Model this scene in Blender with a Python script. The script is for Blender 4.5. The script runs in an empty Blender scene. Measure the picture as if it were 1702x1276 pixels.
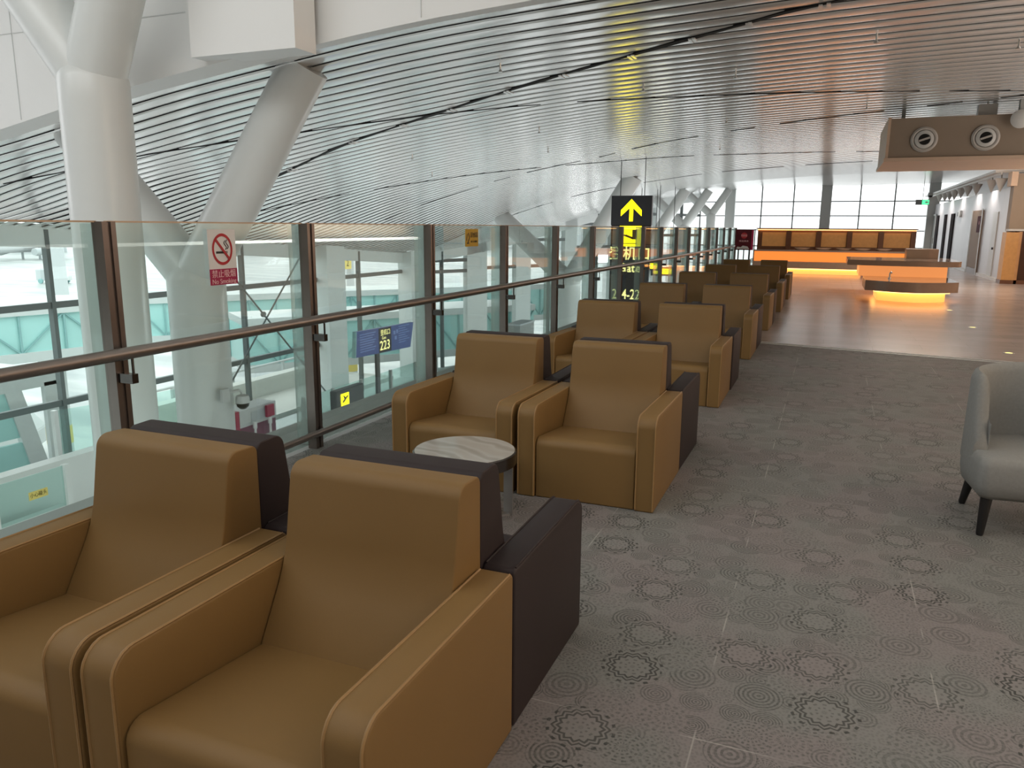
import bpy, bmesh, math, random
from mathutils import Vector, Matrix
random.seed(4)
scene = bpy.context.scene
COL = scene.collection
PI = math.pi

# ------------------------------------------------------------------ camera
B = ((0.92654769, 0.37611043, 0.00709377), (0.08126639, -0.18171628, -0.97998723), (-0.36729437, 0.90858139, -0.19893394))
EYE = 1.65
cd = bpy.data.cameras.new('camera'); cam = bpy.data.objects.new('camera', cd); COL.objects.link(cam)
r, d, f = Vector(B[0]), Vector(B[1]), Vector(B[2])
cam.matrix_world = Matrix(((r.x, -d.x, -f.x, 0), (r.y, -d.y, -f.y, 0), (r.z, -d.z, -f.z, EYE), (0, 0, 0, 1)))
cd.sensor_width = 36; cd.lens = 1290 / 1702 * 36; cd.clip_start = .02; cd.clip_end = 600
scene.camera = cam
scene.view_settings.view_transform = 'Standard'
scene.view_settings.look = 'None'
scene.view_settings.exposure = 0.36
scene.cycles.transparent_max_bounces = 32
scene.cycles.max_bounces = 10
scene.cycles.diffuse_bounces = 5
scene.cycles.caustics_reflective = False
scene.cycles.caustics_refractive = False
scene.cycles.sample_clamp_indirect = 6

# ------------------------------------------------------------------ materials
def nt(m):
    m.use_nodes = True
    return m.node_tree.nodes, m.node_tree.links
def mat(name, col, rough=.5, metal=0, noise=.06, nscale=8, bump=0, bscale=200, emit=None, estr=0, spec=None, coat=0):
    m = bpy.data.materials.new(name); N, L = nt(m); b = N['Principled BSDF']
    b.inputs['Roughness'].default_value = rough; b.inputs['Metallic'].default_value = metal
    if spec is not None: b.inputs['Specular IOR Level'].default_value = spec
    if coat: b.inputs['Coat Weight'].default_value = coat; b.inputs['Coat Roughness'].default_value = .08
    tc = N.new('ShaderNodeTexCoord')
    nz = N.new('ShaderNodeTexNoise'); nz.inputs['Scale'].default_value = nscale; nz.inputs['Detail'].default_value = 3
    L.new(tc.outputs['Object'], nz.inputs['Vector'])
    mx = N.new('ShaderNodeMix'); mx.data_type = 'RGBA'
    mx.inputs[6].default_value = tuple(max(0, c * (1 - noise)) for c in col) + (1,)
    mx.inputs[7].default_value = tuple(min(1, c * (1 + noise)) for c in col) + (1,)
    L.new(nz.outputs['Fac'], mx.inputs[0]); L.new(mx.outputs[2], b.inputs['Base Color'])
    if bump:
        n2 = N.new('ShaderNodeTexNoise'); n2.inputs['Scale'].default_value = bscale; n2.inputs['Detail'].default_value = 2
        L.new(tc.outputs['Object'], n2.inputs['Vector'])
        bp = N.new('ShaderNodeBump'); bp.inputs['Strength'].default_value = bump; bp.inputs['Distance'].default_value = .002
        L.new(n2.outputs['Fac'], bp.inputs['Height']); L.new(bp.outputs['Normal'], b.inputs['Normal'])
    if emit:
        b.inputs['Emission Color'].default_value = tuple(emit) + (1,); b.inputs['Emission Strength'].default_value = estr
    return m
def glassmat(name, tint, gloss=.08, rough=.0, body=0.0, bodycol=(.7, .85, .82)):
    m = bpy.data.materials.new(name); N, L = nt(m); N.remove(N['Principled BSDF']); o = N['Material Output']
    t = N.new('ShaderNodeBsdfTransparent'); t.inputs[0].default_value = tuple(tint) + (1,)
    g = N.new('ShaderNodeBsdfGlossy'); g.inputs['Roughness'].default_value = rough
    fr = N.new('ShaderNodeFresnel'); fr.inputs['IOR'].default_value = 1.35
    mp = N.new('ShaderNodeMath'); mp.operation = 'MULTIPLY'; mp.inputs[1].default_value = gloss / .04
    mc = N.new('ShaderNodeMath'); mc.operation = 'MINIMUM'; mc.inputs[1].default_value = .4
    L.new(fr.outputs[0], mp.inputs[0]); L.new(mp.outputs[0], mc.inputs[0])
    mx = N.new('ShaderNodeMixShader'); L.new(mc.outputs[0], mx.inputs[0]); L.new(t.outputs[0], mx.inputs[1]); L.new(g.outputs[0], mx.inputs[2])
    last = mx
    if body:
        df = N.new('ShaderNodeBsdfDiffuse'); df.inputs[0].default_value = tuple(bodycol) + (1,)
        m2 = N.new('ShaderNodeMixShader'); m2.inputs[0].default_value = body
        L.new(mx.outputs[0], m2.inputs[1]); L.new(df.outputs[0], m2.inputs[2]); last = m2
    L.new(last.outputs[0], o.inputs['Surface'])
    return m
def math_(N, L, op, a, b=None, c=None):
    n = N.new('ShaderNodeMath'); n.operation = op
    for i, v in enumerate((a, b, c)):
        if v is None: continue
        if isinstance(v, (int, float)): n.inputs[i].default_value = v
        else: L.new(v, n.inputs[i])
    return n.outputs[0]

def carpet_mat():
    m = bpy.data.materials.new('medallion_carpet'); N, L = nt(m); b = N['Principled BSDF']
    b.inputs['Roughness'].default_value = .55; b.inputs['Specular IOR Level'].default_value = .4
    tc = N.new('ShaderNodeTexCoord'); P = tc.outputs['Object']
    def layer(scale, rnd, off):
        mp = N.new('ShaderNodeVectorMath'); mp.operation = 'MULTIPLY_ADD'
        mp.inputs[1].default_value = (scale, scale, 0); mp.inputs[2].default_value = off
        L.new(P, mp.inputs[0])
        v = N.new('ShaderNodeTexVoronoi'); v.voronoi_dimensions = '2D'; v.inputs['Scale'].default_value = 1; v.inputs['Randomness'].default_value = rnd
        L.new(mp.outputs[0], v.inputs['Vector'])
        s = N.new('ShaderNodeVectorMath'); s.operation = 'SUBTRACT'; L.new(mp.outputs[0], s.inputs[0]); L.new(v.outputs['Position'], s.inputs[1])
        x = N.new('ShaderNodeSeparateXYZ'); L.new(s.outputs[0], x.inputs[0])
        ang = math_(N, L, 'ARCTAN2', x.outputs[1], x.outputs[0])
        cs = N.new('ShaderNodeSeparateColor'); L.new(v.outputs['Color'], cs.inputs[0])
        return v.outputs['Distance'], ang, cs.outputs[0], cs.outputs[1]
    def ramp(val, lo, hi):
        n = N.new('ShaderNodeMapRange'); n.interpolation_type = 'SMOOTHSTEP'; n.inputs[1].default_value = lo; n.inputs[2].default_value = hi
        L.new(val, n.inputs[0]); return n.outputs[0]
    def inv(v): return math_(N, L, 'SUBTRACT', 1.0, v)
    # large medallions: double scalloped ring, petals inside, loose triangles outside
    r1, a1, c1, k1 = layer(2.75, .5, (0, 0, 0))
    r1 = math_(N, L, 'MULTIPLY', r1, 1.12)
    tri = math_(N, L, 'ABSOLUTE', math_(N, L, 'SUBTRACT', math_(N, L, 'FRACT', math_(N, L, 'MULTIPLY', a1, 14 / (2 * PI))), .5))
    rr = math_(N, L, 'ADD', r1, math_(N, L, 'MULTIPLY', tri, .085))
    ring = math_(N, L, 'MULTIPLY', ramp(rr, .225, .235), inv(ramp(rr, .258, .268)))
    ring2 = math_(N, L, 'MULTIPLY', ramp(rr, .285, .295), inv(ramp(rr, .312, .322)))
    specks = math_(N, L, 'MULTIPLY', math_(N, L, 'MULTIPLY', ramp(r1, .325, .335), inv(ramp(r1, .36, .37))), ramp(tri, .3, .36))
    petals = math_(N, L, 'MULTIPLY', math_(N, L, 'MULTIPLY', ramp(math_(N, L, 'SINE', math_(N, L, 'MULTIPLY', a1, 9.0)), .0, .5), ramp(math_(N, L, 'SINE', math_(N, L, 'MULTIPLY', r1, 95.0)), .0, .6)), inv(ramp(r1, .17, .18)))
    on = ramp(c1, .36, .38)
    tone = math_(N, L, 'MULTIPLY_ADD', k1, .4, .7)
    big = math_(N, L, 'ADD', math_(N, L, 'ADD', ring, ring2), math_(N, L, 'ADD', specks, math_(N, L, 'MULTIPLY', petals, .55)))
    big = math_(N, L, 'MULTIPLY', math_(N, L, 'MULTIPLY', big, on), tone)
    bigmask = math_(N, L, 'MULTIPLY', inv(ramp(rr, .33, .36)), on)
    notbig = inv(bigmask)
    def roundels(scale, off, cut):
        r2, a2, c2, k2 = layer(scale, .85, off)
        rings = ramp(math_(N, L, 'SINE', math_(N, L, 'MULTIPLY', r2, math_(N, L, 'MULTIPLY_ADD', c2, 40.0, 40.0))), -.3, .5)
        cnt = math_(N, L, 'ROUND', math_(N, L, 'MULTIPLY_ADD', k2, 22.0, 10.0))
        dots = ramp(math_(N, L, 'SINE', math_(N, L, 'MULTIPLY', a2, cnt)), -.3, .4)
        m_ = math_(N, L, 'MULTIPLY', rings, math_(N, L, 'MAXIMUM', dots, ramp(k2, .5, .52)))
        return math_(N, L, 'MULTIPLY', math_(N, L, 'MULTIPLY', m_, inv(ramp(r2, cut - .03, cut))), math_(N, L, 'MULTIPLY_ADD', c2, .5, .5)), r2
    m1, d1_ = roundels(5.2, (3.3, 1.7, 0), .46)
    m2, d2_ = roundels(8.5, (7.3, 4.1, 0), .5)
    m2 = math_(N, L, 'MULTIPLY', m2, ramp(d1_, .40, .46))
    r3, a3, c3, k3 = layer(70.0, .8, (1.1, 5.2, 0))
    fine = inv(ramp(r3, .22, .42))
    halo = math_(N, L, 'MULTIPLY', inv(ramp(d1_, .1, .42)), .0)
    dark = math_(N, L, 'MULTIPLY_ADD', math_(N, L, 'MULTIPLY', math_(N, L, 'ADD', m1, m2), notbig), .6, math_(N, L, 'MULTIPLY', big, .95))
    dark = math_(N, L, 'MULTIPLY_ADD', math_(N, L, 'MULTIPLY', fine, notbig), .20, dark)
    dark = math_(N, L, 'MINIMUM', dark, 1.0)
    # tint drifting between grey green and grey rose
    nz = N.new('ShaderNodeTexNoise'); nz.inputs['Scale'].default_value = 1.6; nz.inputs['Detail'].default_value = 2; L.new(P, nz.inputs['Vector'])
    tint = N.new('ShaderNodeMix'); tint.data_type = 'RGBA'; tint.inputs[6].default_value = (.215, .216, .203, 1); tint.inputs[7].default_value = (.232, .21, .204, 1)
    L.new(ramp(nz.outputs['Fac'], .4, .6), tint.inputs[0])
    dk = N.new('ShaderNodeMix'); dk.data_type = 'RGBA'; dk.inputs[7].default_value = (.052, .055, .050, 1)
    L.new(dark, dk.inputs[0]); L.new(tint.outputs[2], dk.inputs[6])
    # pale welded seams between carpet widths
    sx = N.new('ShaderNodeSeparateXYZ'); L.new(P, sx.inputs[0])
    def seam(v, per, off, w):
        t = math_(N, L, 'ABSOLUTE', math_(N, L, 'SUBTRACT', math_(N, L, 'FRACT', math_(N, L, 'DIVIDE', math_(N, L, 'ADD', v, off), per)), .5))
        return inv(ramp(t, w * .4 / per, w / per))
    sm = math_(N, L, 'MAXIMUM', seam(sx.outputs[0], .77, .675, .004), seam(sx.outputs[1], 2.6, 1.56, .004))
    bm = N.new('ShaderNodeTexNoise'); bm.inputs['Scale'].default_value = 3.0; L.new(P, bm.inputs['Vector'])
    sm = math_(N, L, 'MULTIPLY', math_(N, L, 'MULTIPLY', sm, ramp(bm.outputs['Fac'], .45, .6)), .5)
    fin = N.new('ShaderNodeMix'); fin.data_type = 'RGBA'; fin.inputs[7].default_value = (.5, .48, .44, 1)
    L.new(sm, fin.inputs[0]); L.new(dk.outputs[2], fin.inputs[6]); L.new(fin.outputs[2], b.inputs['Base Color'])
    bp = N.new('ShaderNodeBump'); bp.inputs['Strength'].default_value = .35; bp.inputs['Distance'].default_value = .003
    L.new(dark, bp.inputs['Height']); L.new(bp.outputs['Normal'], b.inputs['Normal'])
    return m

def plank_mat(name, c1, c2, cm, sx=1.0, sy=1.0, rough=.28, bw=1.2, rh=.2, mortar=.003):
    m = bpy.data.materials.new(name); N, L = nt(m); b = N['Principled BSDF']; b.inputs['Roughness'].default_value = rough
    tc = N.new('ShaderNodeTexCoord')
    br = N.new('ShaderNodeTexBrick'); br.inputs['Scale'].default_value = 1; br.inputs['Brick Width'].default_value = bw; br.inputs['Row Height'].default_value = rh
    br.inputs['Mortar Size'].default_value = mortar; br.inputs['Color1'].default_value = c1 + (1,); br.inputs['Color2'].default_value = c2 + (1,); br.inputs['Mortar'].default_value = cm + (1,)
    L.new(tc.outputs['Object'], br.inputs['Vector'])
    mp = N.new('ShaderNodeMapping'); mp.inputs['Scale'].default_value = (1.2, 14, 1); L.new(tc.outputs['Object'], mp.inputs[0])
    nz = N.new('ShaderNodeTexNoise'); nz.inputs['Scale'].default_value = 1.5; nz.inputs['Detail'].default_value = 5; L.new(mp.outputs[0], nz.inputs['Vector'])
    mx = N.new('ShaderNodeMix'); mx.data_type = 'RGBA'; mx.blend_type = 'MULTIPLY'; mx.inputs[0].default_value = .5
    L.new(br.outputs['Color'], mx.inputs[6]); L.new(nz.outputs['Fac'], mx.inputs[7])
    g = N.new('ShaderNodeMix'); g.data_type = 'RGBA'; g.inputs[0].default_value = 1; g.blend_type = 'MULTIPLY'; g.inputs[7].default_value = (1.5, 1.5, 1.5, 1)
    g.clamp_result = False
    L.new(mx.outputs[2], g.inputs[6]); L.new(g.outputs[2], b.inputs['Base Color'])
    return m

def marble_mat():
    m = bpy.data.materials.new('banded_marble'); N, L = nt(m); b = N['Principled BSDF']; b.inputs['Roughness'].default_value = .12
    tc = N.new('ShaderNodeTexCoord'); mp = N.new('ShaderNodeMapping'); mp.inputs['Rotation'].default_value = (0, 0, .35); L.new(tc.outputs['Object'], mp.inputs[0])
    w = N.new('ShaderNodeTexWave'); w.bands_direction = 'Y'; w.inputs['Scale'].default_value = 1.7; w.inputs['Distortion'].default_value = 9; w.inputs['Detail'].default_value = 3; w.inputs['Detail Scale'].default_value = 1.0
    L.new(mp.outputs[0], w.inputs['Vector'])
    rp = N.new('ShaderNodeValToRGB'); e = rp.color_ramp.elements
    e[0].color = (.34, .325, .29, 1); e[0].position = 0; e[1].color = (.46, .445, .41, 1); e[1].position = .35
    k = e.new(.9); k.color = (.42, .40, .36, 1)
    L.new(w.outputs['Fac'], rp.inputs[0]); L.new(rp.outputs[0], b.inputs['Base Color'])
    return m

def apron_mat():
    m = bpy.data.materials.new('wet_apron'); N, L = nt(m); b = N['Principled BSDF']; b.inputs['Roughness'].default_value = .35
    tc = N.new('ShaderNodeTexCoord'); mp = N.new('ShaderNodeMapping'); mp.inputs['Scale'].default_value = (.05, .25, 1); mp.inputs['Rotation'].default_value = (0, 0, .7); L.new(tc.outputs['Object'], mp.inputs[0])
    nz = N.new('ShaderNodeTexNoise'); nz.inputs['Scale'].default_value = 2; nz.inputs['Detail'].default_value = 5; L.new(mp.outputs[0], nz.inputs['Vector'])
    rp = N.new('ShaderNodeValToRGB'); e = rp.color_ramp.elements
    e[0].position = .35; e[0].color = (.36, .38, .385, 1); e[1].position = .65; e[1].color = (.62, .61, .59, 1)
    L.new(nz.outputs['Fac'], rp.inputs[0]); L.new(rp.outputs[0], b.inputs['Base Color'])
    return m

M = {}
M['tan'] = mat('tan_upholstery', (.215, .126, .043), .55, noise=.08, nscale=3, bump=.12, bscale=420, spec=.35)
M['piping'] = mat('tan_piping', (.30, .178, .068), .5)
M['dark'] = mat('dark_brown_upholstery', (.027, .018, .018), .6, noise=.1, nscale=3, bump=.12, bscale=420, spec=.35)
M['grey_fab'] = mat('grey_wool', (.275, .275, .262), .9, noise=.12, nscale=60, bump=.3, bscale=500, spec=.2)
M['black_leg'] = mat('black_lacquer', (.012, .011, .011), .35)
M['carpet'] = carpet_mat()
M['wood_floor'] = plank_mat('wood_look_floor', (.40, .345, .32), (.34, .29, .27), (.27, .23, .21), rough=.24, bw=1.3, rh=.45)
M['concourse'] = mat('pale_stone_floor', (.66, .70, .69), .2, noise=.05, nscale=.6)
M['slat'] = mat('aluminium_slats', (.88, .88, .87), .17, metal=.5, noise=.04, nscale=1.2)
M['void'] = mat('black_void', (.006, .006, .006), .9)
M['white'] = mat('white_paint', (.80, .80, .78), .4, noise=.02)
M['white2'] = mat('white_column_paint', (.64, .66, .645), .28, noise=.02)
M['fascia'] = mat('white_fascia_board', (.80, .80, .785), .6, noise=.03, nscale=1)
M['mullion'] = mat('grey_mullion', (.15, .17, .17), .5)
M['pier'] = mat('pale_grey_cladding', (.84, .88, .87), .4, noise=.03)
M['bronze'] = mat('bronze_steel', (.21, .178, .162), .3, metal=.8, noise=.1)
M['rail'] = mat('brushed_bronze_rail', (.285, .258, .24), .3, metal=.8, noise=.08)
M['black_metal'] = mat('black_metal', (.02, .02, .02), .35, metal=.5)
M['steel'] = mat('brushed_steel', (.55, .55, .54), .3, metal=.9)
M['gunmetal'] = mat('gunmetal', (.10, .09, .085), .2, metal=.9)
M['marble'] = marble_mat()
M['glass'] = glassmat('balustrade_glass', (.88, .945, .927), .02, 0, 0)
M['fin'] = glassmat('glass_fin', (.86, .94, .92), .03, .05, .42, (.86, .92, .90))
M['edge'] = mat('glass_edge_reflection', (.55, .40, .28), .3, noise=.3, nscale=2)  # reflected glow of the counters painted into the edge colour
M['window'] = glassmat('facade_glass', (.96, .985, .98), .02)
M['lowglass'] = glassmat('partition_glass', (.84, .955, .93), .04, 0, .05)
M['teal'] = mat('teal_bridge_glass', (.46, .76, .735), .3, noise=.12, nscale=.5)
M['teal_dark'] = mat('teal_steel', (.27, .48, .48), .5)
M['bridge_white'] = mat('bridge_white', (.66, .68, .675), .5)
M['pale'] = mat('hazy_pale', (.60, .62, .63), .7)  # distance haze put into the pale base colour
M['haze_grey'] = mat('hazy_grey', (.52, .55, .56), .7)  # haze put into the grey; also used on a few indoor parts
M['beige_wall'] = mat('beige_concrete', (.70, .69, .65), .8)
M['apron'] = apron_mat()
M['sign_black'] = mat('sign_black', (.012, .013, .016), .35)
M['sign_grey'] = mat('sign_slate', (.05, .06, .065), .4)
M['sign_yellow'] = mat('lit_yellow', (.8, .75, .02), .4, emit=(1.0, .80, .0), estr=2.2)
M['sign_blue'] = mat('sign_blue', (.03, .05, .16), .35, emit=(.05, .09, .26), estr=.35)
M['sign_cream'] = mat('lit_cream', (.9, .8, .4), .4, emit=(1, .88, .28), estr=1.1)
M['faint_text'] = mat('faint_blue_text', (.12, .17, .34), .4, emit=(.16, .22, .45), estr=.35)
M['sign_brown'] = mat('pictogram_brown', (.12, .09, .01), .5)
M['yellow_board'] = mat('yellow_notice', (.55, .34, .02), .5)
M['yellow_pale'] = mat('yellow_plate', (.85, .66, .18), .5)
M['ink'] = mat('black_ink', (.02, .018, .015), .5)
M['sticker_white'] = mat('sticker_white', (.74, .75, .76), .5)
M['red'] = mat('prohibition_red', (.42, .02, .03), .45)
M['crimson'] = mat('crimson_panel', (.36, .015, .08), .45)
M['pinkish'] = mat('pinkish_text', (.80, .52, .56), .5)
M['kiosk_red'] = mat('kiosk_red', (.40, .05, .09), .45)
M['kiosk_plum'] = mat('kiosk_plum', (.18, .05, .09), .5)
M['taupe'] = mat('taupe_board', (.29, .23, .175), .6, noise=.03)
M['tan_trim'] = mat('tan_trim_board', (.62, .46, .34), .5)
M['grey_wall'] = mat('grey_striated_wall', (.62, .61, .64), .35, noise=.1, nscale=1.5)
M['door_dark'] = mat('dark_door', (.02, .014, .016), .85, spec=.1)
M['door_grey'] = mat('grey_door', (.28, .29, .27), .4)
M['recess'] = mat('recess_brown', (.36, .24, .16), .6)
M['wood_dark'] = mat('dark_walnut', (.14, .06, .03), .4, noise=.2, nscale=6)
M['wood'] = mat('oak_panel', (.50, .27, .12), .4, noise=.15, nscale=6)
M['wood_lit'] = mat('lit_slatted_oak', (.45, .24, .09), .5, noise=.2, nscale=10, emit=(1, .45, .12), estr=.07)
M['orange'] = mat('backlit_onyx', (.45, .18, .04), .35, noise=.12, nscale=2, emit=(1, .26, .045), estr=.75)
M['orange2'] = mat('backlit_onyx_pale', (.45, .2, .06), .35, noise=.12, nscale=2, emit=(1, .36, .11), estr=.6)
M['glow'] = mat('warm_light_strip', (1, .7, .3), .4, emit=(1, .48, .14), estr=3.5)
M['glow2'] = mat('warm_base_light', (1, .6, .2), .4, emit=(1, .40, .10), estr=.75)
M['counter_top'] = mat('polished_brown_stone', (.42, .33, .28), .07, noise=.12, nscale=3)
M['counter_edge'] = mat('brown_stone_edge', (.43, .32, .25), .25, noise=.1)
M['dish'] = mat('pale_dish', (.85, .78, .68), .25)
M['poster'] = mat('dark_red_poster', (.085, .012, .02), .7, noise=.4, spec=.2, nscale=3)
M['green_lit'] = mat('lit_green', (.05, .6, .2), .4, emit=(.1, 1, .35), estr=1.2)
M['grey_box'] = mat('grey_box', (.34, .35, .34), .5)
M['lamp_white'] = mat('lamp_white', (.60, .61, .60), .4)
M['nozzle'] = mat('nozzle_grey', (.50, .48, .45), .35)

# ------------------------------------------------------------------ mesh helpers
class MB:
    def __init__(s): s.v = []; s.f = []; s.mi = []
    def add(s, vs, fs, mi=0):
        b = len(s.v); s.v += [tuple(v) for v in vs]; s.f += [tuple(b + i for i in q) for q in fs]; s.mi += [mi] * len(fs); return s
    def box(s, x0, x1, y0, y1, z0, z1, mi=0):
        vs = [(x, y, z) for z in (z0, z1) for y in (y0, y1) for x in (x0, x1)]
        return s.add(vs, [(0, 2, 3, 1), (4, 5, 7, 6), (0, 1, 5, 4), (2, 6, 7, 3), (0, 4, 6, 2), (1, 3, 7, 5)], mi)
    def prism(s, pts, axis, a, b, mi=0):
        # pts 2D polygon; axis 'x': pts=(y,z); 'y': pts=(x,z); 'z': pts=(x,y)
        def mk(p, t): return {'x': (t, p[0], p[1]), 'y': (p[0], t, p[1]), 'z': (p[0], p[1], t)}[axis]
        n = len(pts); vs = [mk(p, a) for p in pts] + [mk(p, b) for p in pts]
        fs = [tuple(range(n))[::-1], tuple(range(n, 2 * n))] + [(i, (i + 1) % n, n + (i + 1) % n, n + i) for i in range(n)]
        return s.add(vs, fs, mi)
    def tube(s, path, rad, n=10, caps=True, mi=0):
        P = [Vector(p) for p in path]; rs = rad if isinstance(rad, (list, tuple)) else [rad] * len(P)
        rings = []; prev = None
        for i, p in enumerate(P):
            t = (P[min(i + 1, len(P) - 1)] - P[max(i - 1, 0)]).normalized()
            if prev is None:
                u = t.orthogonal().normalized()
            else:
                u = (prev - t * prev.dot(t)).normalized()
            prev = u; w = t.cross(u)
            rings.append([p + (u * math.cos(2 * PI * k / n) + w * math.sin(2 * PI * k / n)) * rs[i] for k in range(n)])
        vs = [v for R in rings for v in R]; fs = []
        for i in range(len(P) - 1):
            for k in range(n):
                fs.append((i * n + k, i * n + (k + 1) % n, (i + 1) * n + (k + 1) % n, (i + 1) * n + k))
        if caps: fs += [tuple(range(n))[::-1], tuple(range((len(P) - 1) * n, len(P) * n))]
        return s.add(vs, fs, mi)
    def lathe(s, prof, c=(0, 0, 0), n=32, mi=0, axis='z'):
        vs = []; fs = []
        for (rr, h) in prof:
            for k in range(n):
                a = 2 * PI * k / n; x, y = rr * math.cos(a), rr * math.sin(a)
                q = (x, y, h) if axis == 'z' else (x, -h, y) if axis == 'y' else (h, x, y)
                vs.append((c[0] + q[0], c[1] + q[1], c[2] + q[2]))
        for i in range(len(prof) - 1):
            for k in range(n): fs.append((i * n + k, i * n + (k + 1) % n, (i + 1) * n + (k + 1) % n, (i + 1) * n + k))
        fs += [tuple(range(n))[::-1], tuple(range((len(prof) - 1) * n, len(prof) * n))]
        return s.add(vs, fs, mi)
    def bar(s, a, b, w, h=None, mi=0):
        h = h or w; a, b = Vector(a), Vector(b); t = (b - a).normalized()
        u = t.cross(Vector((0, 0, 1)));
        if u.length < 1e-3: u = Vector((1, 0, 0))
        u.normalize(); q = u.cross(t)
        vs = [p + u * (w / 2 * i) + q * (h / 2 * j) for p in (a, b) for (i, j) in ((-1, -1), (1, -1), (1, 1), (-1, 1))]
        return s.add(vs, [(0, 1, 2, 3), (7, 6, 5, 4), (0, 4, 5, 1), (1, 5, 6, 2), (2, 6, 7, 3), (3, 7, 4, 0)], mi)
    def build(s, name, mats, parent=None, bevel=0, seg=2, smooth=35, sub=0):
        me = bpy.data.meshes.new(name)
        me.from_pydata(s.v, [], s.f)
        if bevel:
            bm = bmesh.new(); bm.from_mesh(me); bmesh.ops.recalc_face_normals(bm, faces=bm.faces)
            es = [e for e in bm.edges if len(e.link_faces) == 2 and e.calc_face_angle(0) > .5]
            bmesh.ops.bevel(bm, geom=es, offset=bevel, segments=seg, profile=.5, affect='EDGES', clamp_overlap=True)
            bm.to_mesh(me); bm.free()
        else:
            if len(set(s.mi)) > 1: me.polygons.foreach_set('material_index', s.mi)
            bm = bmesh.new(); bm.from_mesh(me); bmesh.ops.recalc_face_normals(bm, faces=bm.faces); bm.to_mesh(me); bm.free()
        for q in (mats if isinstance(mats, (list, tuple)) else [mats]): me.materials.append(M[q])
        if smooth:
            me.shade_smooth(); me.set_sharp_from_angle(angle=math.radians(smooth))
        o = bpy.data.objects.new(name, me); COL.objects.link(o)
        if parent: o.parent = parent
        return o

def tag(o, label, cat, group=None):
    o['label'] = label; o['category'] = cat
    if group: o['group'] = group
    return o
def thing(name, label, cat, loc=(0, 0, 0), rz=0, group=None):
    o = bpy.data.objects.new(name, None); COL.objects.link(o); o.empty_display_size = .1
    o.location = loc; o.rotation_euler = (0, 0, rz)
    return tag(o, label, cat, group)
def struct(o): o['kind'] = 'structure'; return o
def dup(root, loc, rz, label, group=None):
    q = root.copy(); COL.objects.link(q); q.location = loc; q.rotation_euler = (0, 0, rz); q['label'] = label
    if group: q['group'] = group
    for ch in list(root.children):
        c = ch.copy(); COL.objects.link(c); c.parent = q
        for g in list(ch.children):
            e = g.copy(); COL.objects.link(e); e.parent = c
    return q
def text(name, s, size, m, parent, mw, align='CENTER', bold=0.0, sx=1.0, ext=.001):
    c = bpy.data.curves.new(name, 'FONT'); c.body = s; c.size = size; c.align_x = align; c.align_y = 'CENTER'; c.extrude = ext; c.offset = bold
    o = bpy.data.objects.new(name, c); COL.objects.link(o)
    bpy.context.view_layer.update()
    me = bpy.data.meshes.new_from_object(o.evaluated_get(bpy.context.evaluated_depsgraph_get()))
    COL.objects.unlink(o); bpy.data.objects.remove(o)
    me.transform(mw @ Matrix.Diagonal((sx, 1, 1, 1))); me.materials.clear(); me.materials.append(M[m])
    for p in me.polygons: p.material_index = 0
    q = bpy.data.objects.new(name, me); COL.objects.link(q); q.parent = parent
    return q
def frame(o, xa, ya):
    # text frame: origin o, local x along xa, y along ya
    xa, ya = Vector(xa).normalized(), Vector(ya).normalized(); z = xa.cross(ya)
    return Matrix(((xa.x, ya.x, z.x, o[0]), (xa.y, ya.y, z.y, o[1]), (xa.z, ya.z, z.z, o[2]), (0, 0, 0, 1)))
FY = lambda x, y, z: frame((x, y, z), (1, 0, 0), (0, 0, 1))     # faces -Y
FX = lambda x, y, z: frame((x, y, z), (0, 1, 0), (0, 0, 1))     # faces +X

# ------------------------------------------------------------------ curved ceiling surface
GP = [(-20, .9), (-18, 1.35), (-17, 1.58), (-16, 1.76), (-15, 1.97), (-13.8, 2.25), (-12.3, 2.55), (-10.8, 2.79), (-9.2, 3.07), (-8, 3.27), (-6.2, 3.51), (-4.9, 3.67), (-3.5, 3.79), (0, 3.97), (5, 4.08), (12, 4.1)]
def gx(x):
    n = len(GP); i = 0
    while i < n - 2 and x > GP[i + 1][0]: i += 1
    def sl(j):
        a, b = max(j - 1, 0), min(j + 1, n - 1); return (GP[b][1] - GP[a][1]) / (GP[b][0] - GP[a][0])
    x0, y0 = GP[i]; x1, y1 = GP[i + 1]; h = x1 - x0; t = (x - x0) / h
    return (2 * t**3 - 3 * t**2 + 1) * y0 + (t**3 - 2 * t**2 + t) * h * sl(i) + (-2 * t**3 + 3 * t**2) * y1 + (t**3 - t**2) * h * sl(i + 1)
def sst(a, b, x):
    t = min(1, max(0, (x - a) / (b - a))); return t * t * (3 - 2 * t)
def S(x, y):
    w = sst(-9, -17, x)
    dz = -.064 * min(18, max(0, y - 12)) * w
    dz += .03 * max(0, y - 38) * (1 - .8 * sst(-6, 2, x))
    return gx(x) + dz
def fac_x(y): return -17.0 if y < 31 else -17 + 9.2 / 19 * (y - 31)

# ------------------------------------------------------------------ floors
fl = MB().add([(-3.52, -6, 0), (9, -6, 0), (9, 10.17, 0), (-3.52, 12.25, 0)], [(0, 1, 2, 3)]).build('floor', 'carpet', smooth=0); struct(fl)
fw = MB().add([(-3.52, 12.25, 0), (9, 10.17, 0), (9, 50, 0), (-3.52, 50, 0)], [(0, 1, 2, 3)]).build('floor', 'wood_floor', smooth=0); struct(fw)
tr = MB()
for o_ in (0, .13):
    tr.bar((-3.5, 12.24 + o_, .003), (9, 10.17 + o_, .003), .045, .008)
struct(tr.build('trim_1', 'lamp_white', smooth=0))
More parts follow.
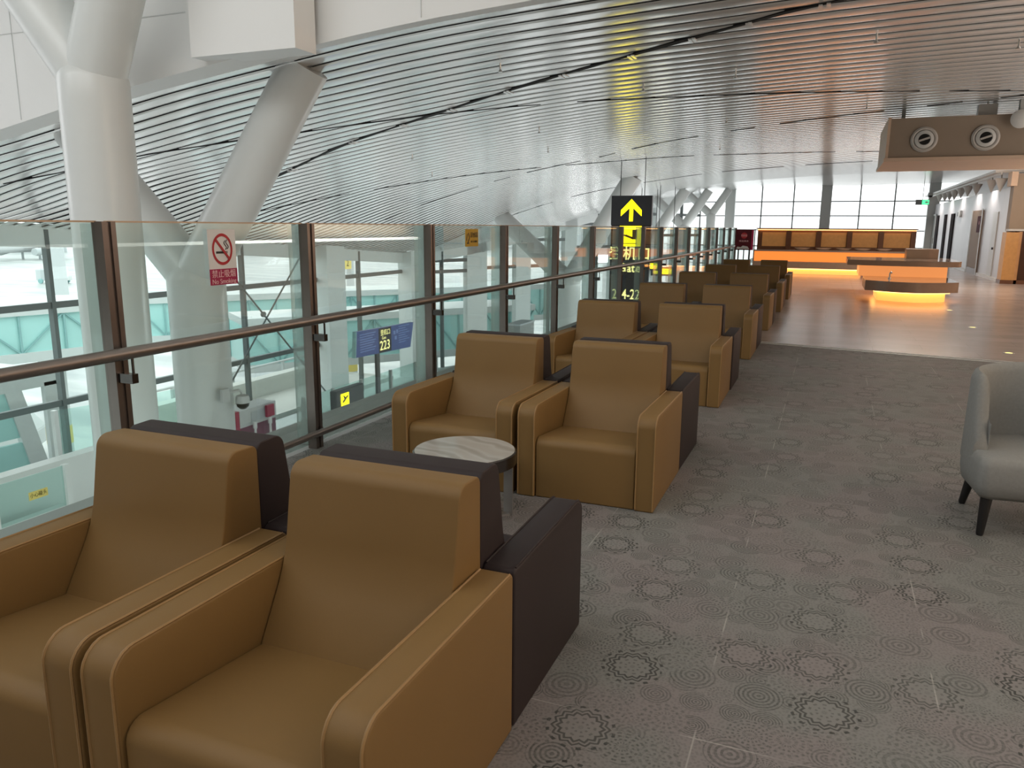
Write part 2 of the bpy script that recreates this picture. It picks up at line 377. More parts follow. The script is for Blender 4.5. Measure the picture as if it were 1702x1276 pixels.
# slab edge beyond the balustrade, and the concourse floor one storey down
struct(MB().box(-4.1, -3.52, -6, 50, -.7, 0).build('trim_2', 'grey_box', smooth=0))
struct(MB().box(-3.52, 9, -6, 50, -.75, -.012).build('floor', 'grey_box', smooth=0))
low = MB().add([(-17, -6, -4.85), (-3, -6, -4.85), (-3, 50, -4.85), (-7.8, 50, -4.85), (-17, 31, -4.85)], [(0, 1, 2, 3, 4)]).build('floor', 'concourse', smooth=0); struct(low)

# ------------------------------------------------------------------ slatted ceiling
cb = MB(); xs = [-17.3 + i * .55 for i in range(53)]
y0, pitch = 7.72, .34
k = 0
while y0 + k * pitch < 50.2:
    ya = y0 + k * pitch; rows = []
    prof = [(0, .010), (.004, .002), (.05, -.0015), (.136, -.003), (.222, -.0015), (.268, .002), (.272, .010)]
    for x in xs:
        rows.append([(x, ya + dy, S(x, ya + .15) + dz) for dy, dz in prof])
    n = len(prof); vs = [v for R in rows for v in R]
    fs = [(i * n + j, (i + 1) * n + j, (i + 1) * n + j + 1, i * n + j + 1) for i in range(len(rows) - 1) for j in range(n - 1)]
    cb.add(vs, fs, 0); k += 1
ys = [7.6 + i * 1.42 for i in range(31)]
vs = [(x, y, S(x, y) + .20) for x in xs for y in ys]; n = len(ys)
cb.add(vs, [(i * n + j, i * n + j + 1, (i + 1) * n + j + 1, (i + 1) * n + j) for i in range(len(xs) - 1) for j in range(n - 1)], 1)
ceil = cb.build('ceiling', ['slat', 'void'], smooth=60); struct(ceil)

def ribbon(name, path, w, mats, step=.5, depth=.012):
    # a strip that follows the underside of the ceiling along a plan path
    mb = MB(); pts = []
    for (a, b) in zip(path, path[1:]):
        n = max(1, int(math.dist(a, b) / step))
        pts += [(a[0] + (b[0] - a[0]) * i / n, a[1] + (b[1] - a[1]) * i / n) for i in range(n)]
    pts.append(path[-1]); vs = []
    for i, p in enumerate(pts):
        q = pts[min(i + 1, len(pts) - 1)]; o = pts[max(i - 1, 0)]
        t = Vector((q[0] - o[0], q[1] - o[1])).normalized(); nn = Vector((-t.y, t.x))
        ww = w[i % len(w)] if isinstance(w, list) else w
        for s_ in (-1, 1):
            x, y = p[0] + nn.x * ww * s_ / 2, p[1] + nn.y * ww * s_ / 2
            vs.append((x, y, S(x, y) - depth)); vs.append((x, y, S(x, y) + .01))
    fs = []
    for i in range(len(pts) - 1):
        if isinstance(w, list) and w[i % len(w)] < .004: continue
        a = i * 4; b = a + 4
        fs += [(a, b, b + 2, a + 2), (a, a + 1, b + 1, b), (a + 2, b + 2, b + 3, a + 3)]
    mb.add(vs, fs)
    return struct(mb.build(name, mats, smooth=0))
JC = [(-14.33, 15.24), (-11.43, 14.28), (-8.96, 13.1), (-7.44, 12.57), (-6.39, 12.18), (-5.07, 11.68), (-4.12, 11.26), (-2.89, 10.66), (-2.0, 10.18), (-1.24, 9.79), (-.7, 9.48), (.6, 9.0), (4, 7.9)]
ribbon('trim_2', JC, [.05, .09, .13, .06, .10], 'void', .45)
ribbon('trim_3', [(-8.62, 11.35), (-7.64, 11.73), (-6.57, 12.09), (-4.77, 13.0), (-3.08, 13.81), (-1, 14.74), (.72, 15.61), (6, 18.2)], [.012, .01, .02, .045, .07, .02, .01, .01, 0, .015, .03], 'void', .5)
ribbon('trim_4', [(-14.07, 16.78), (-12.54, 17.71), (-10.93, 18.75), (-9.1, 20.3), (-7.81, 21.42), (-5.53, 23.2), (-2.48, 25.31), (1.05, 27.35), (5, 29.5)], [.02, .04, .03, .0, .02, .05, .02], 'void', .6)
ribbon('trim_5', [(-13.72, 22.66), (-10.21, 22.4), (-6.08, 21.3), (-3.99, 20.1), (-2.38, 19.33), (-.73, 18.6), (1.5, 17.8), (5, 16.5)], [.02, .0, .03, .05, .02, 0], 'void', .6)
ribbon('trim_6', [(-15.05, 29.5), (-13.53, 30), (-9.42, 31.5), (-5.58, 31.3), (1.09, 31.15), (5, 31)], [.04, .02, 0, .03], 'void', .7)
ribbon('trim_7', [(-13.48, 9.6), (-12.5, 9.95), (-10.72, 10.25), (-9.44, 10.85), (-8.8, 11.1)], [.02, .05, .02, .06], 'void', .5)
# bright aluminium packers bridging the wide joint
pk = MB()
for a, b in zip(JC[1:], JC[2:]):
    for t in (.3, .36):
        x, y = a[0] + (b[0] - a[0]) * t, a[1] + (b[1] - a[1]) * t
        pk.box(x - .02, x + .02, y - .1, y + .1, S(x, y) - .045, S(x, y) - .03)
struct(pk.build('trim_8', 'slat', smooth=0))
# sprinkler heads under the slats
SPR = [(-7.2, 9.5), (-4.2, 9.9), (-5.6, 15.2), (-8.6, 15.4), (-2.9, 12.5), (-10.6, 12.0), (-1.5, 12.3), (.3, 11.0), (2.0, 12.2), (-2.2, 17.0), (.4, 16.8), (-6.4, 18.0), (-9.6, 18.2), (-3.0, 22.2), (1.0, 22.0)]
sp0 = None
for i, (x, y) in enumerate(SPR):
    lab = 'small steel sprinkler head hanging below the slatted ceiling'
    if sp0 is None:
        sp0 = thing('sprinkler_head', lab, 'sprinkler', (x, y, S(x, y)), 0, 'sprinkler heads under the slatted ceiling')
        MB().tube([(0, 0, .05), (0, 0, -.08)], .012, 6).build('stem', 'steel', sp0)
        MB().lathe([(.004, -.12), (.03, -.115), (.03, -.11), (.012, -.08)], n=10).build('deflector', 'steel', sp0)
    else: dup(sp0, (x, y, S(x, y)), 0, lab)

# ------------------------------------------------------------------ white fascia at the edge of the higher roof
fb = MB()
fx = [-17.3 + i * .5 for i in range(24)]; fx[-1] = -5.32
def fasc(mb, xs_, y, y2):
    vs = []
    for x in xs_: vs += [(x, y, S(x, y) - .03), (x, y, 7.2), (x, y2, S(x, y2) - .03)]
    fs = []
    for i in range(len(xs_) - 1):
        a = i * 3; b = a + 3; fs += [(a, b, b + 1, a + 1), (a, a + 2, b + 2, b)]
    mb.add(vs, fs)
fasc(fb, [x for x in fx if x < -5.9] + [-5.9], 7.36, 7.74)
fasc(fb, [-5.9 + i * .5 for i in range(35)], 7.58, 7.74)
fb.add([(-5.9, 7.36, S(-5.9, 7.36) - .03), (-5.9, 7.6, S(-5.9, 7.5) - .03), (-5.9, 7.6, 7.2), (-5.9, 7.36, 7.2)], [(0, 1, 2, 3)])
fb.box(-6.75, -5.35, 7.14, 7.5, 3.46, 7.2)
struct(fb.build('wall_upper', 'fascia', smooth=20))
sm = MB()
for x in (-9.85, -8.0, -4.1, -2.6): 
    yy = 7.353 if x < -5.9 else 7.573
    sm.box(x - .006, x + .006, yy, yy + .01, S(x, 7.4), 7.2)
for (xa, xb, z) in ((-12, -7.0, 4.0), (-5.3, 4, 4.6)):
    yy = 7.353 if xa < -6 else 7.573
    sm.box(xa, xb, yy, yy + .01, z - .005, z + .005)
struct(sm.build('trim_9', 'lamp_white', smooth=0))

# ------------------------------------------------------------------ branching columns
def column(label, base, rad, zj, tops, ztop=None, rb=.82):
    t = thing('branching_column', label, 'column', (base[0], base[1], -4.85), 0, 'white branching columns along the window front')
    h = zj + 4.85
    MB().tube([(0, 0, 0), (0, 0, h * .5), (0, 0, h - rad), (0, 0, h - rad * .32), (0, 0, h - rad * .1), (0, 0, h + rad * .2), (0, 0, h + rad * .38)], [rad, rad, rad, rad, rad * .93, rad * .66, rad * .25], 48).build('trunk', 'white2', t)
    for (x, y, z) in tops:
        e = Vector((x - base[0], y - base[1], z + 4.85)); s_ = Vector((0, 0, h - rad * .38)); dr = (e - s_).normalized()
        MB().tube([s_ + dr * .05, s_ + (e - s_) * .5, e + dr * .12], [rad * rb, rad * rb, rad * rb * .95], 36).build('branch', 'white2', t)
    return t
column('thick white branching column close to the balustrade, its arms rising past the fascia', (-7.66, 6.62), .365, 3.30, [(-9.9, 6.1, 6.6), (-5.9, 6.45, 6.6)], rb=.86)
column('white branching column behind the no-smoking sign, forked just above rail height', (-7.86, 8.12), .375, 1.05, [(-10.1, 8.4, 2.86), (-6.19, 8.35, 3.46)])
column('white branching column left of the hanging gate sign', (-9.2, 28.5), .44, -.25, [(-12.4, 29.6, 1.95), (-6.9, 28.5, 3.36)])
column('slim white branching column just right of the hanging gate sign', (-8.2, 38), .33, 1.0, [(-9.9, 38, 2.75), (-6.65, 38, 3.3)])
column('white branching column beyond the gate sign, second from the far window corner', (-7.3, 42), .29, 1.8, [(-8.8, 42, 3.1), (-6.15, 42, 3.45)])
column('smallest white branching column at the far window corner', (-6.35, 45), .25, 2.45, [(-7.5, 45, 3.35), (-5.5, 45, 3.65)])

# ------------------------------------------------------------------ window front
wn = 0
def bay(ya, yb, mull, trans, pierpos):
    global wn; wn += 1
    o = bpy.data.objects.new('window_%d' % wn, None); COL.objects.link(o); struct(o)
    P = lambda y, off=0: (fac_x(y) + off, y)
    xa, xb = fac_x(ya), fac_x(yb); za, zb = S(xa, ya) + .05, S(xb, yb) + .05
    MB().add([(xa, ya, -4.85), (xb, yb, -4.85), (xb, yb, zb), (xa, ya, za)], [(0, 1, 2, 3)]).build('pane', 'window', o, smooth=0)
    fr = MB()
    for y in mull: fr.bar((fac_x(y) + .06, y, -4.85), (fac_x(y) + .06, y, S(fac_x(y), y) - .02), .16, .10)
    for z in trans:
        if z < min(za, zb) - .1: fr.bar((xa + .05, ya, z), (xb + .05, yb, z), .12, .15)
    fr.build('mullion', 'mullion', o, smooth=0)
    hd = MB(); h0 = .42
    for (a, b) in ((ya, (ya + yb) / 2), ((ya + yb) / 2, yb)):
        X0, X1 = fac_x(a) + .12, fac_x(b) + .12
        s0, s1 = S(X0, a), S(X1, b)
        hd.add([(X0, a, s0 - h0), (X1, b, s1 - h0), (X1, b, s1 + .1), (X0, a, s0 + .1), (X0 - .2, a, s0 - h0), (X1 - .2, b, s1 - h0)], [(0, 1, 2, 3), (0, 4, 5, 1)])
    hd.build('head_beam', 'pier', o, smooth=0)
    for (a, b) in pierpos:
        X0, X1 = fac_x(a), fac_x(b); dp = .55 if ya < 31 else .12
        q = MB().add([(X0 - .1, a, -4.85), (X1 - .1, b, -4.85), (X1 + dp, b, -4.85), (X0 + dp, a, -4.85), (X0 - .1, a, S(X0, a)), (X1 - .1, b, S(X1, b)), (X1 + dp, b, S(X1 + .5, b)), (X0 + dp, a, S(X0 + .5, a))],
                     [(0, 1, 5, 4), (1, 2, 6, 5), (2, 3, 7, 6), (3, 0, 4, 7)])
        q.build('pier', 'pier', o, smooth=0)
    return o
bay(3.8, 10.4, [6.4], [1.32, -.25, -2.6], [(9.9, 10.7)])
bay(10.4, 17.0, [12.9], [1.32, -.25, -2.6], [(16.9, 17.8)])
bay(17.0, 23.4, [19.4], [1.32, -.27, -2.6], [(23.2, 24.3)])
bay(23.4, 29.6, [25.9], [1.32, -.27], [(29.2, 31.0)])
bay(31.0, 34.4, [32.0], [.1, -.4], [(33.3, 34.4)])
bay(34.4, 37.0, [35.3], [1.0, -.3], [(36.1, 37.0)])
bay(37.0, 40.0, [38.2], [1.0, -.3], [(39.2, 40.0)])
bay(40.0, 43.2, [41.5], [1.8, .6, -.6], [(42.5, 43.2)])
bay(43.2, 46.6, [44.6], [2.4, 1.2, 0], [(46, 46.6)])
bay(46.6, 50.0, [48.3], [2.4, 1.2, 0], [])
# end wall of glass
wn += 1
o = bpy.data.objects.new('window_%d' % wn, None); COL.objects.link(o); struct(o)
MB().add([(-7.8, 50, -4.85), (9, 50, -4.85), (9, 50, 4.6), (-7.8, 50, 4.6)], [(0, 1, 2, 3)]).build('pane', 'window', o, smooth=0)
fr = MB()
for i in range(-1, 7): 
    x = -5.9 + 1.8 * i
    fr.box(x - .035, x + .035, 49.85, 49.97, -4.8, 4.4)
for z in (3.2, 2.38, 1.55, .6, -.5, -2): fr.box(-7.8, 9, 49.86, 49.96, z - .03, z + .03)
fr.build('mullion', 'mullion', o, smooth=0)
for x in (-5.85, -.5, 5.0): MB().box(x - .28, x + .28, 49.2, 49.8, -4.8, 4.6).build('pier', 'white2', o, smooth=0)
# crossed tie rods in the third bay
t = thing('tie_rod_bracing', 'thin crossed steel tie rods in front of the window bay behind the near columns', 'bracing', (-16.6, 19.9, -4.85))
for (a, b) in (((0, -2.3, 6.0), (0, 3.1, .6)), ((0, 2.2, 5.65), (0, -2.6, .8))): MB().tube([a, b], .028, 6).build('tie_rod', 'mullion', t)
MB().tube([(-.03, -.02, 3.7), (.05, -.02, 3.7)], .09, 12).build('hub', 'mullion', t)

# ------------------------------------------------------------------ glass balustrade
bal = thing('glass_balustrade', 'tall glass balustrade with bronze posts and handrail along the lounge edge', 'balustrade', (-3.5, 3, 0))
PY = [1.2, 3.0, 4.7, 6.56, 8.38, 10.2, 12.0] + [12.0 + 1.8 * i for i in range(1, 12)]
def rel(x, y, z): return (x + 3.5, y - 3, z)
def brel(mb, x0, x1, y0_, y1_, z0, z1): return mb.box(x0 + 3.5, x1 + 3.5, y0_ - 3, y1_ - 3, z0, z1)
for i, y in enumerate(PY):
    p = MB(); brel(p, -3.535, -3.46, y - .042, y - .012, 0, 1.66); brel(p, -3.535, -3.47, y - .012, y + .012, 0, 1.655); brel(p, -3.535, -3.46, y + .012, y + .042, 0, 1.66)
    po = p.build('post', 'bronze', bal, smooth=0)
    b_ = MB(); brel(b_, -3.46, -3.36, y - .03, y + .01, .82, .87); b_.tube([rel(-3.37, y - .01, .86), rel(-3.37, y - .01, .97)], .007, 8)
    b_.build('bracket', 'gunmetal', po)
    fn = MB(); brel(fn, -3.655, -3.545, y - .01, y + .01, .02, 1.65); fn.build('fin', 'fin', po, smooth=0)
    fb_ = MB(); brel(fb_, -3.47, -3.40, y - .015, y + .015, .13, .16); fb_.build('foot_rail_bracket', 'gunmetal', po, smooth=0)
    if i < len(PY) - 1:
        g = MB(); brel(g, -3.528, -3.515, y + .03, PY[i + 1] - .03, .03, 1.655)
        gp = g.build('glass_panel', 'glass', bal, smooth=0)
        e = MB(); brel(e, -3.53, -3.512, y + .03, PY[i + 1] - .03, 1.655, 1.664); e.build('top_edge', 'edge', gp, smooth=0)
MB().tube([rel(-3.37, -.5, .985)] + [rel(-3.37, y, .985) for y in PY] + [rel(-3.37, 32.1, .985)], .033, 16).build('handrail', 'rail', bal)
MB().tube([rel(-3.395, -.5, .145)] + [rel(-3.395, y, .145) for y in PY] + [rel(-3.395, 32.3, .145)], .025, 14).build('foot_rail', 'rail', bal)
g = MB(); brel(g, -3.5, -2.82, 32.2, 32.215, .03, 1.6); g.build('glass_panel', 'glass', bal, smooth=0)
for x in (-3.4, -3.2, -3.0, -2.82):
    q = MB(); brel(q, x - .02, x + .02, 32.18, 32.22, 0, 1.0 if x < -2.9 else 1.62); q.build('post', 'bronze', bal, smooth=0)

# ------------------------------------------------------------------ armchairs
def rprof(pts, rads, n=6):
    # polygon with rounded corners
    out = []; m = len(pts)
    for i in range(m):
        p = Vector(pts[i]); a = Vector(pts[i - 1]); c = Vector(pts[(i + 1) % m]); rr = rads[i]
        if rr <= 0: out.append(tuple(p)); continue
        u = (a - p).normalized(); w = (c - p).normalized(); ang = u.angle(w); dd = rr / math.tan(ang / 2)
        s_ = p + u * dd; e = p + w * dd; ctr = p + (u + w).normalized() * (rr / math.sin(ang / 2))
        for k in range(n + 1):
            t = k / n; q = (s_ - ctr).lerp(e - ctr, t).normalized() * rr + ctr; out.append(tuple(q))
    return out
def chair(label, up, group, loc, rz, dpt=.44):
    t = thing('armchair', label, 'armchair', loc, rz, group)
    W = .43; aw = .115; hb = .88
    # armrests: upholstered slabs with a rounded front top corner
    ap = rprof([(-dpt, .0), (dpt - .005, .0), (dpt - .005, .565), (-dpt, .575)], [.01, .01, .02, .075])
    for s_ in (-1, 1):
        x0, x1 = sorted((s_ * W, s_ * (W - aw)))
        a = MB().prism(ap, 'x', x0, x1).build('armrest', up, t, bevel=.016, seg=3, smooth=50)
        pp = MB()
        for x in (x0 + .012, x1 - .012):
            path = [(x, y, z) for (y, z) in ap[20:28] + ap[0:1]]
            pp.tube([(x + (.006 if x > (x0 + x1) / 2 else -.006), q[1], q[2]) for q in path], .0045, 5)
        pp.build('piping', 'piping' if up == 'tan' else 'dark', a)
    # seat: solid front dropping to the floor, crowned top sloping back
    xi = W - aw - .003
    sp = rprof([(-dpt + .012, .0), (dpt - .2, .0), (dpt - .2, .315), (-dpt + .012, .385)], [.01, 0, 0, .055])
    st = MB().prism(sp, 'x', -xi, xi).build('seat', up, t, bevel=.014, seg=3, smooth=50)
    # back: wedge, thicker at the arms, raked front
    bp_ = rprof([(dpt - .36, .29), (dpt, .02), (dpt, hb - .005), (dpt - .145, hb), (dpt - .20, .56)], [0, .01, .03, .05, .5])
    bk = MB().prism(bp_, 'x', -xi, xi).build('backrest', up, t, bevel=.022, seg=4, smooth=50)
    return t
ordn = ['nearest', 'second', 'third', 'fourth', 'fifth', 'sixth', 'seventh']
mids = [2.155, 5.20, 8.15, 11.1, 14.2, 17.35, 20.4]
GT, GD = 'tan armchairs set out in rows', 'dark brown armchairs backing onto the tan ones'
XR, XL = -1.285, -2.17
tan0 = dark0 = None
for i, m_ in enumerate(mids):
    row = ['first row, the one in front of the round marble table', 'second row, just behind the round marble table'][i] if i < 2 else '%s row from the camera' % ordn[i]
    for side, x in (('aisle', XR), ('balustrade', XL)):
        lab = {'aisle': 'tan armchair on the aisle side of the ', 'balustrade': 'tan armchair on the balustrade side of the '}[side] + row
        lt = lab.replace('first row, the one', 'row')
        loc = (x + random.uniform(-.006, .006), m_ - .442, 0)
        if tan0 is None: tan0 = chair(lt, 'tan', GT, loc, 0)
        else: dup(tan0, loc, random.uniform(-.008, .008), lt)
        ld = 'dark brown armchair facing away, %s side, ' % side + ['just in front of the round marble table', 'backing the tan pair behind the round table'][i] if i < 2 else 'dark brown armchair facing away on the %s side of the %s row from the camera' % (side, ordn[i])
        loc = (x + random.uniform(-.006, .006), m_ + .378, 0)
        if dark0 is None: dark0 = chair(ld, 'dark', GD, loc, PI, .375)
        else: dup(dark0, loc, PI + random.uniform(-.008, .008), ld)

# ------------------------------------------------------------------ round marble side table
t = thing('side_table', 'round side table with banded marble top and gunmetal frame between the first two rows', 'table', (-1.82, 3.80, 0))
MB().lathe([(.283, .345), (.292, .349), (.292, .414), (.285, .418)], n=64).build('rim', 'gunmetal', t, smooth=40)
MB().lathe([(.282, .35), (.282, .42)], n=64).build('tabletop', 'marble', t, smooth=40)
LA = [math.radians(q) for q in (42, 162, 282)]
for a in LA:
    x, y = .262 * math.cos(a), .262 * math.sin(a)
    MB().bar((x, y, 0.0), (x, y, .35), .055, .012).build('leg', 'steel', t, smooth=0)
bs = MB()
for a in LA: bs.bar((0, 0, .008), (.262 * math.cos(a), .262 * math.sin(a), .008), .055, .014)
bs.build('base', 'steel', t, smooth=0)

# ------------------------------------------------------------------ grey tub chair
def tub(loc, rz):
    t = thing('tub_chair', 'grey wool tub chair with curved back and black tapered legs beside the aisle', 'armchair', loc, rz)
    # seat block, D-shaped in plan
    def outline(rx, ry, yf):
        pts = []
        for k in range(25):
            a = PI * k / 24; pts.append((rx * math.cos(a), ry * math.sin(a)))
        return pts + [(-rx, yf), (rx, yf)]
    lv = [(.215, .90), (.24, .965), (.30, 1.0), (.40, 1.0), (.435, .975), (.45, .92), (.452, .5)]
    vs = []; nn = 0
    for z, s_ in lv:
        R = rprof(outline(.345 * s_, .34 * s_, -.30 - .045 * (s_ - .9) / .1 * min(1, s_ / .9)), [0] * 24 + [0, .05, .05], 5); nn = len(R)
        vs += [(x, y, z) for x, y in R]
    fs = [tuple(range(nn))[::-1], tuple(range((len(lv) - 1) * nn, len(lv) * nn))]
    for i in range(len(lv) - 1):
        for k in range(nn): fs.append((i * nn + k, i * nn + (k + 1) % nn, (i + 1) * nn + (k + 1) % nn, (i + 1) * nn + k))
    MB().add(vs, fs).build('seat', 'grey_fab', t, smooth=50)
    # wrap-around back
    n = 48; vs = []; sec = 9
    for i in range(n + 1):
        u = i / n * 2 - 1                      # -1 right wing tip .. +1 left wing tip
        L_ = abs(u)
        if L_ > .70:                           # straight wings
            x = math.copysign(.345, u); y = .02 - (L_ - .70) / .30 * .17; nx, ny = math.copysign(1, u), 0
        else:
            a = PI / 2 - u / .70 * PI / 2; x, y = -.345 * math.cos(a) * -1, .02 + .345 * math.sin(a); nx, ny = math.cos(a), math.sin(a)
            x = .345 * math.cos(a); 
            if u > 0: pass
        top = .885 - .03 * L_ - .34 * sst(.80, 1.02, L_)
        th = .08
        zb = .36
        ring = [(0, zb), (th * .1, top - .05), (th * .25, top - .012), (th * .5, top), (th * .75, top - .012), (th * .95, top - .05), (th, .6), (th, .42), (th, zb)]
        for (o_, z) in ring: vs.append((x - nx * o_, y - ny * o_, z))
    fs = []
    for i in range(n):
        for k in range(sec): fs.append((i * sec + k, i * sec + (k + 1) % sec, (i + 1) * sec + (k + 1) % sec, (i + 1) * sec + k))
    fs += [tuple(range(sec)), tuple(range(n * sec, (n + 1) * sec))[::-1]]
    MB().add(vs, fs).build('backrest', 'grey_fab', t, bevel=0, smooth=50)
    for x, y, dx, dy in ((-.27, -.25, -.02, -.03), (.27, -.25, .02, -.03), (-.22, .22, -.03, .04), (.22, .22, .03, .04)):
        MB().tube([(x + dx, y + dy, 0), (x + dx, y + dy, .01), (x, y, .225)], [.017, .02, .031], 12).build('leg', 'black_leg', t)
tub((1.145, 5.02, 0), .10)

# ------------------------------------------------------------------ notices stuck to the balustrade glass
X0 = -3.513
def quad_x(x, y0_, y1_, z0, z1, th=.002): return MB().box(x, x + th, y0_, y1_, z0, z1)
t = thing('no_smoking_sign', 'no-smoking notice with red band stuck on the balustrade glass', 'sign', (X0, 3.86, 1.45))
def sx(mb): return mb
sb = MB().box(0, .002, -.12, .12, -.17, .17).build('board', 'sticker_white', t, smooth=0)
MB().box(.002, .0035, -.12, .12, -.17, -.072).build('caption_band', 'crimson', t, smooth=0)
rg = MB(); n = 40; vs = []
for k in range(n):
    a = 2 * PI * k / n
    for rr in (.088, .072): vs.append((.004, rr * math.cos(a), .048 + rr * 1.1 * math.sin(a)))
rg.add(vs, [(2 * k, 2 * k + 1, (2 * k + 3) % (2 * n), (2 * k + 2) % (2 * n)) for k in range(n)])
rg.bar((.0045, -.055, .048 + .06), (.0045, .055, .048 - .06), .002, .016)
rg.build('prohibition_ring', 'red', t, smooth=0)
cg = MB().box(.003, .004, -.055, .02, .022, .036).box(.003, .004, .024, .032, .022, .036).box(.003, .004, .036, .042, .022, .036)
for k, (oy, oz) in enumerate(((0, 0), (.016, .004))):
    pts = [(.0036, .026 + oy + .010 * math.sin(i * .9), .045 + oz + i * .008) for i in range(8)]
    cg.tube(pts, .0028, 4)
cg.build('cigarette_pictogram', 'ink', t, smooth=0)
text('caption', '禁止吸烟', .052, 'pinkish', t, FX(.0045, 0, -.105))
text('caption', 'No Smoking', .042, 'pinkish', t, FX(.0045, 0, -.15))
t = thing('warning_notice', 'small yellow warning notice stuck high on the balustrade glass', 'sign', (X0, 7.53, 1.53))
MB().box(0, .002, -.16, .16, -.09, .09).build('board', 'yellow_board', t, smooth=0)
MB().bar((.003, -.095, -.05), (.003, -.06, .0), .002, .014).bar((.003, -.06, .0), (.003, -.085, .05), .002, .014).bar((.003, -.13, -.03), (.003, -.115, .04), .002, .012).bar((.003, -.12, -.055), (.003, -.07, -.055), .002, .012).build('pictogram', 'ink', t, smooth=0)
text('lettering', '请勿倚靠', .06, 'ink', t, FX(.003, .055, .025), sx=.8)
text('lettering', 'NO LEANING', .03, 'ink', t, FX(.003, .055, -.04), sx=.9)

# ------------------------------------------------------------------ hanging gate sign
t = thing('hanging_gate_sign', 'tall black hanging sign with yellow arrow and boarding gate lettering', 'sign', (-5.55, 23.0, 0))
MB().box(-.61, .61, 0, .16, 1.70, 2.56).box(-.6, .6, .01, .15, -1.25, 1.70).build('housing', 'sign_black', t, bevel=.012, seg=1, smooth=0)
aw = [(0, .36), (.31, .04), (.31, -.13), (.055, .105), (.055, -.28), (-.055, -.28), (-.055, .105), (-.31, -.13), (-.31, .04)]
MB().prism([(x, z + 2.10) for x, z in aw], 'y', -.006, -.001).build('arrow', 'sign_yellow', t, smooth=0)
pb = MB().box(-.33, .33, -.006, -.001, 1.09, 1.685).build('pictogram_panel', 'sign_yellow', t, smooth=0)
MB().prism([(-.30, 1.47), (-.02, 1.40), (.08, 1.36), (.08, 1.30), (-.02, 1.36), (-.30, 1.44)], 'y', -.012, -.007).box(.06, .20, -.012, -.007, 1.30, 1.58).prism([(-.20, 1.40), (.07, 1.30), (.07, 1.36), (-.12, 1.44)], 'y', -.012, -.007).box(-.22, .22, -.012, -.007, 1.17, 1.19).build('jet_bridge_pictogram', 'sign_brown', pb, smooth=0)
text('lettering', '登机口', .42, 'sign_cream', t, FY(0, -.008, .86), bold=.005)
text('lettering', 'Gate', .36, 'sign_cream', t, FY(0, -.008, .45), bold=.006)
text('lettering', '214-225', .42, 'sign_cream', t, FY(0, -.008, -.34), sx=.72, bold=.004)
for x in (-.36, .36): MB().tube([(x, .08, 2.55), (x, .08, S(-5.55 + x, 23.08) + .02)], .012, 6).build('hanger_rod', 'black_metal', t)

# two small direction signs hanging over the concourse further on
for (x, y, z, s_) in ((-7.38, 34.0, .0, '登机口 Gate'), (-7.12, 36.0, -.33, '220-225')):
    lab = 'small hanging direction sign with a yellow strip, %s' % ('the nearer of two beyond the far seats' if y < 35 else 'the further of two beyond the far seats')
    t = thing('direction_sign', lab, 'sign', (x, y, z), 0, 'small direction signs over the concourse')
    MB().box(-.55, .55, 0, .12, -.2, .2).build('housing', 'sign_grey', t, smooth=0)
    MB().box(-.42, .42, -.006, -.001, -.12, .12).build('lit_panel', 'sign_yellow', t, smooth=0)
    text('lettering', s_, .14, 'ink', t, FY(0, -.009, 0))
    for q in (-.4, .4): MB().tube([(q, .06, .2), (q, .06, S(x + q, y) - z)], .015, 6).build('hanger_rod', 'black_metal', t)

# ------------------------------------------------------------------ concourse one storey down
t = thing('gate_number_sign', 'slanted blue gate 223 board on a grey post', 'sign', (-13, 20.9, -4.85))
MB().prism([(-1.28, 2.58), (2.02, 2.46), (2.25, 3.28), (-1.2, 3.36)], 'x', -.12, .0).build('board', 'sign_blue', t, smooth=0)
MB().prism([(-1.33, 2.58), (-1.28, 2.58), (-1.2, 3.36), (-1.25, 3.36)], 'x', -.12, .002).build('end_cap', 'teal_dark', t, smooth=0)
MB().box(.001, .004, .02, .78, 2.53, 3.31).build('number_panel', 'sign_black', t, smooth=0)
text('lettering', '登机口', .2, 'sign_cream', t, FX(.006, .42, 3.15))
text('lettering', 'Gate', .13, 'sign_cream', t, FX(.006, .33, 2.99))
text('lettering', '223', .42, 'sign_cream', t, FX(.006, .38, 2.74), bold=.003)
lt_ = MB()
for i in range(8):
    z = 3.24 - i * .075
    lt_.box(.001, .003, -1.05, -.15 - .3 * ((i * 7) % 3) * .3, z - .014, z + .014)
    lt_.box(.001, .003, 1.25, 1.95 - .12 * ((i * 5) % 3), z - .012, z + .012)
for (y, z) in ((.98, 3.08), (1.16, 3.1), (1.06, 2.9)): lt_.box(.001, .003, y - .06, y + .06, z - .06, z + .06)
lt_.build('small_print', 'faint_text', t, smooth=0)
MB().box(-.1, -.02, -.09, .09, 0, 2.52).build('post', 'sign_grey', t, smooth=0)
t = thing('departures_sign', 'dark concourse sign with yellow aircraft pictogram seen low behind the balustrade', 'sign', (-11, 16.3, -4.85))
MB().box(-.2, 0, -.62, .62, .55, 2.48).build('board', 'sign_grey', t, bevel=.02, seg=1, smooth=0)
q = MB().box(.001, .005, -.43, -.08, 2.0, 2.38).build('pictogram_panel', 'sign_yellow', t, smooth=0)
MB().prism([(-.38, 2.14), (-.30, 2.16), (-.12, 2.28), (-.13, 2.32), (-.24, 2.27), (-.30, 2.33), (-.33, 2.32), (-.29, 2.24), (-.36, 2.19)], 'x', .006, .009).box(.006, .009, -.26, -.12, 2.06, 2.075).build('aircraft_pictogram', 'ink', q, smooth=0)
text('lettering', '2', .42, 'sign_yellow', t, FX(.004, -.28, 1.78), bold=.02)
MB().box(-.14, -.06, -.1, .1, 0, .56).build('post', 'sign_grey', t, smooth=0)
t = thing('charging_kiosk', 'red and plum kiosk with white poles standing on the concourse below', 'kiosk', (-13, 15.1, -4.85))
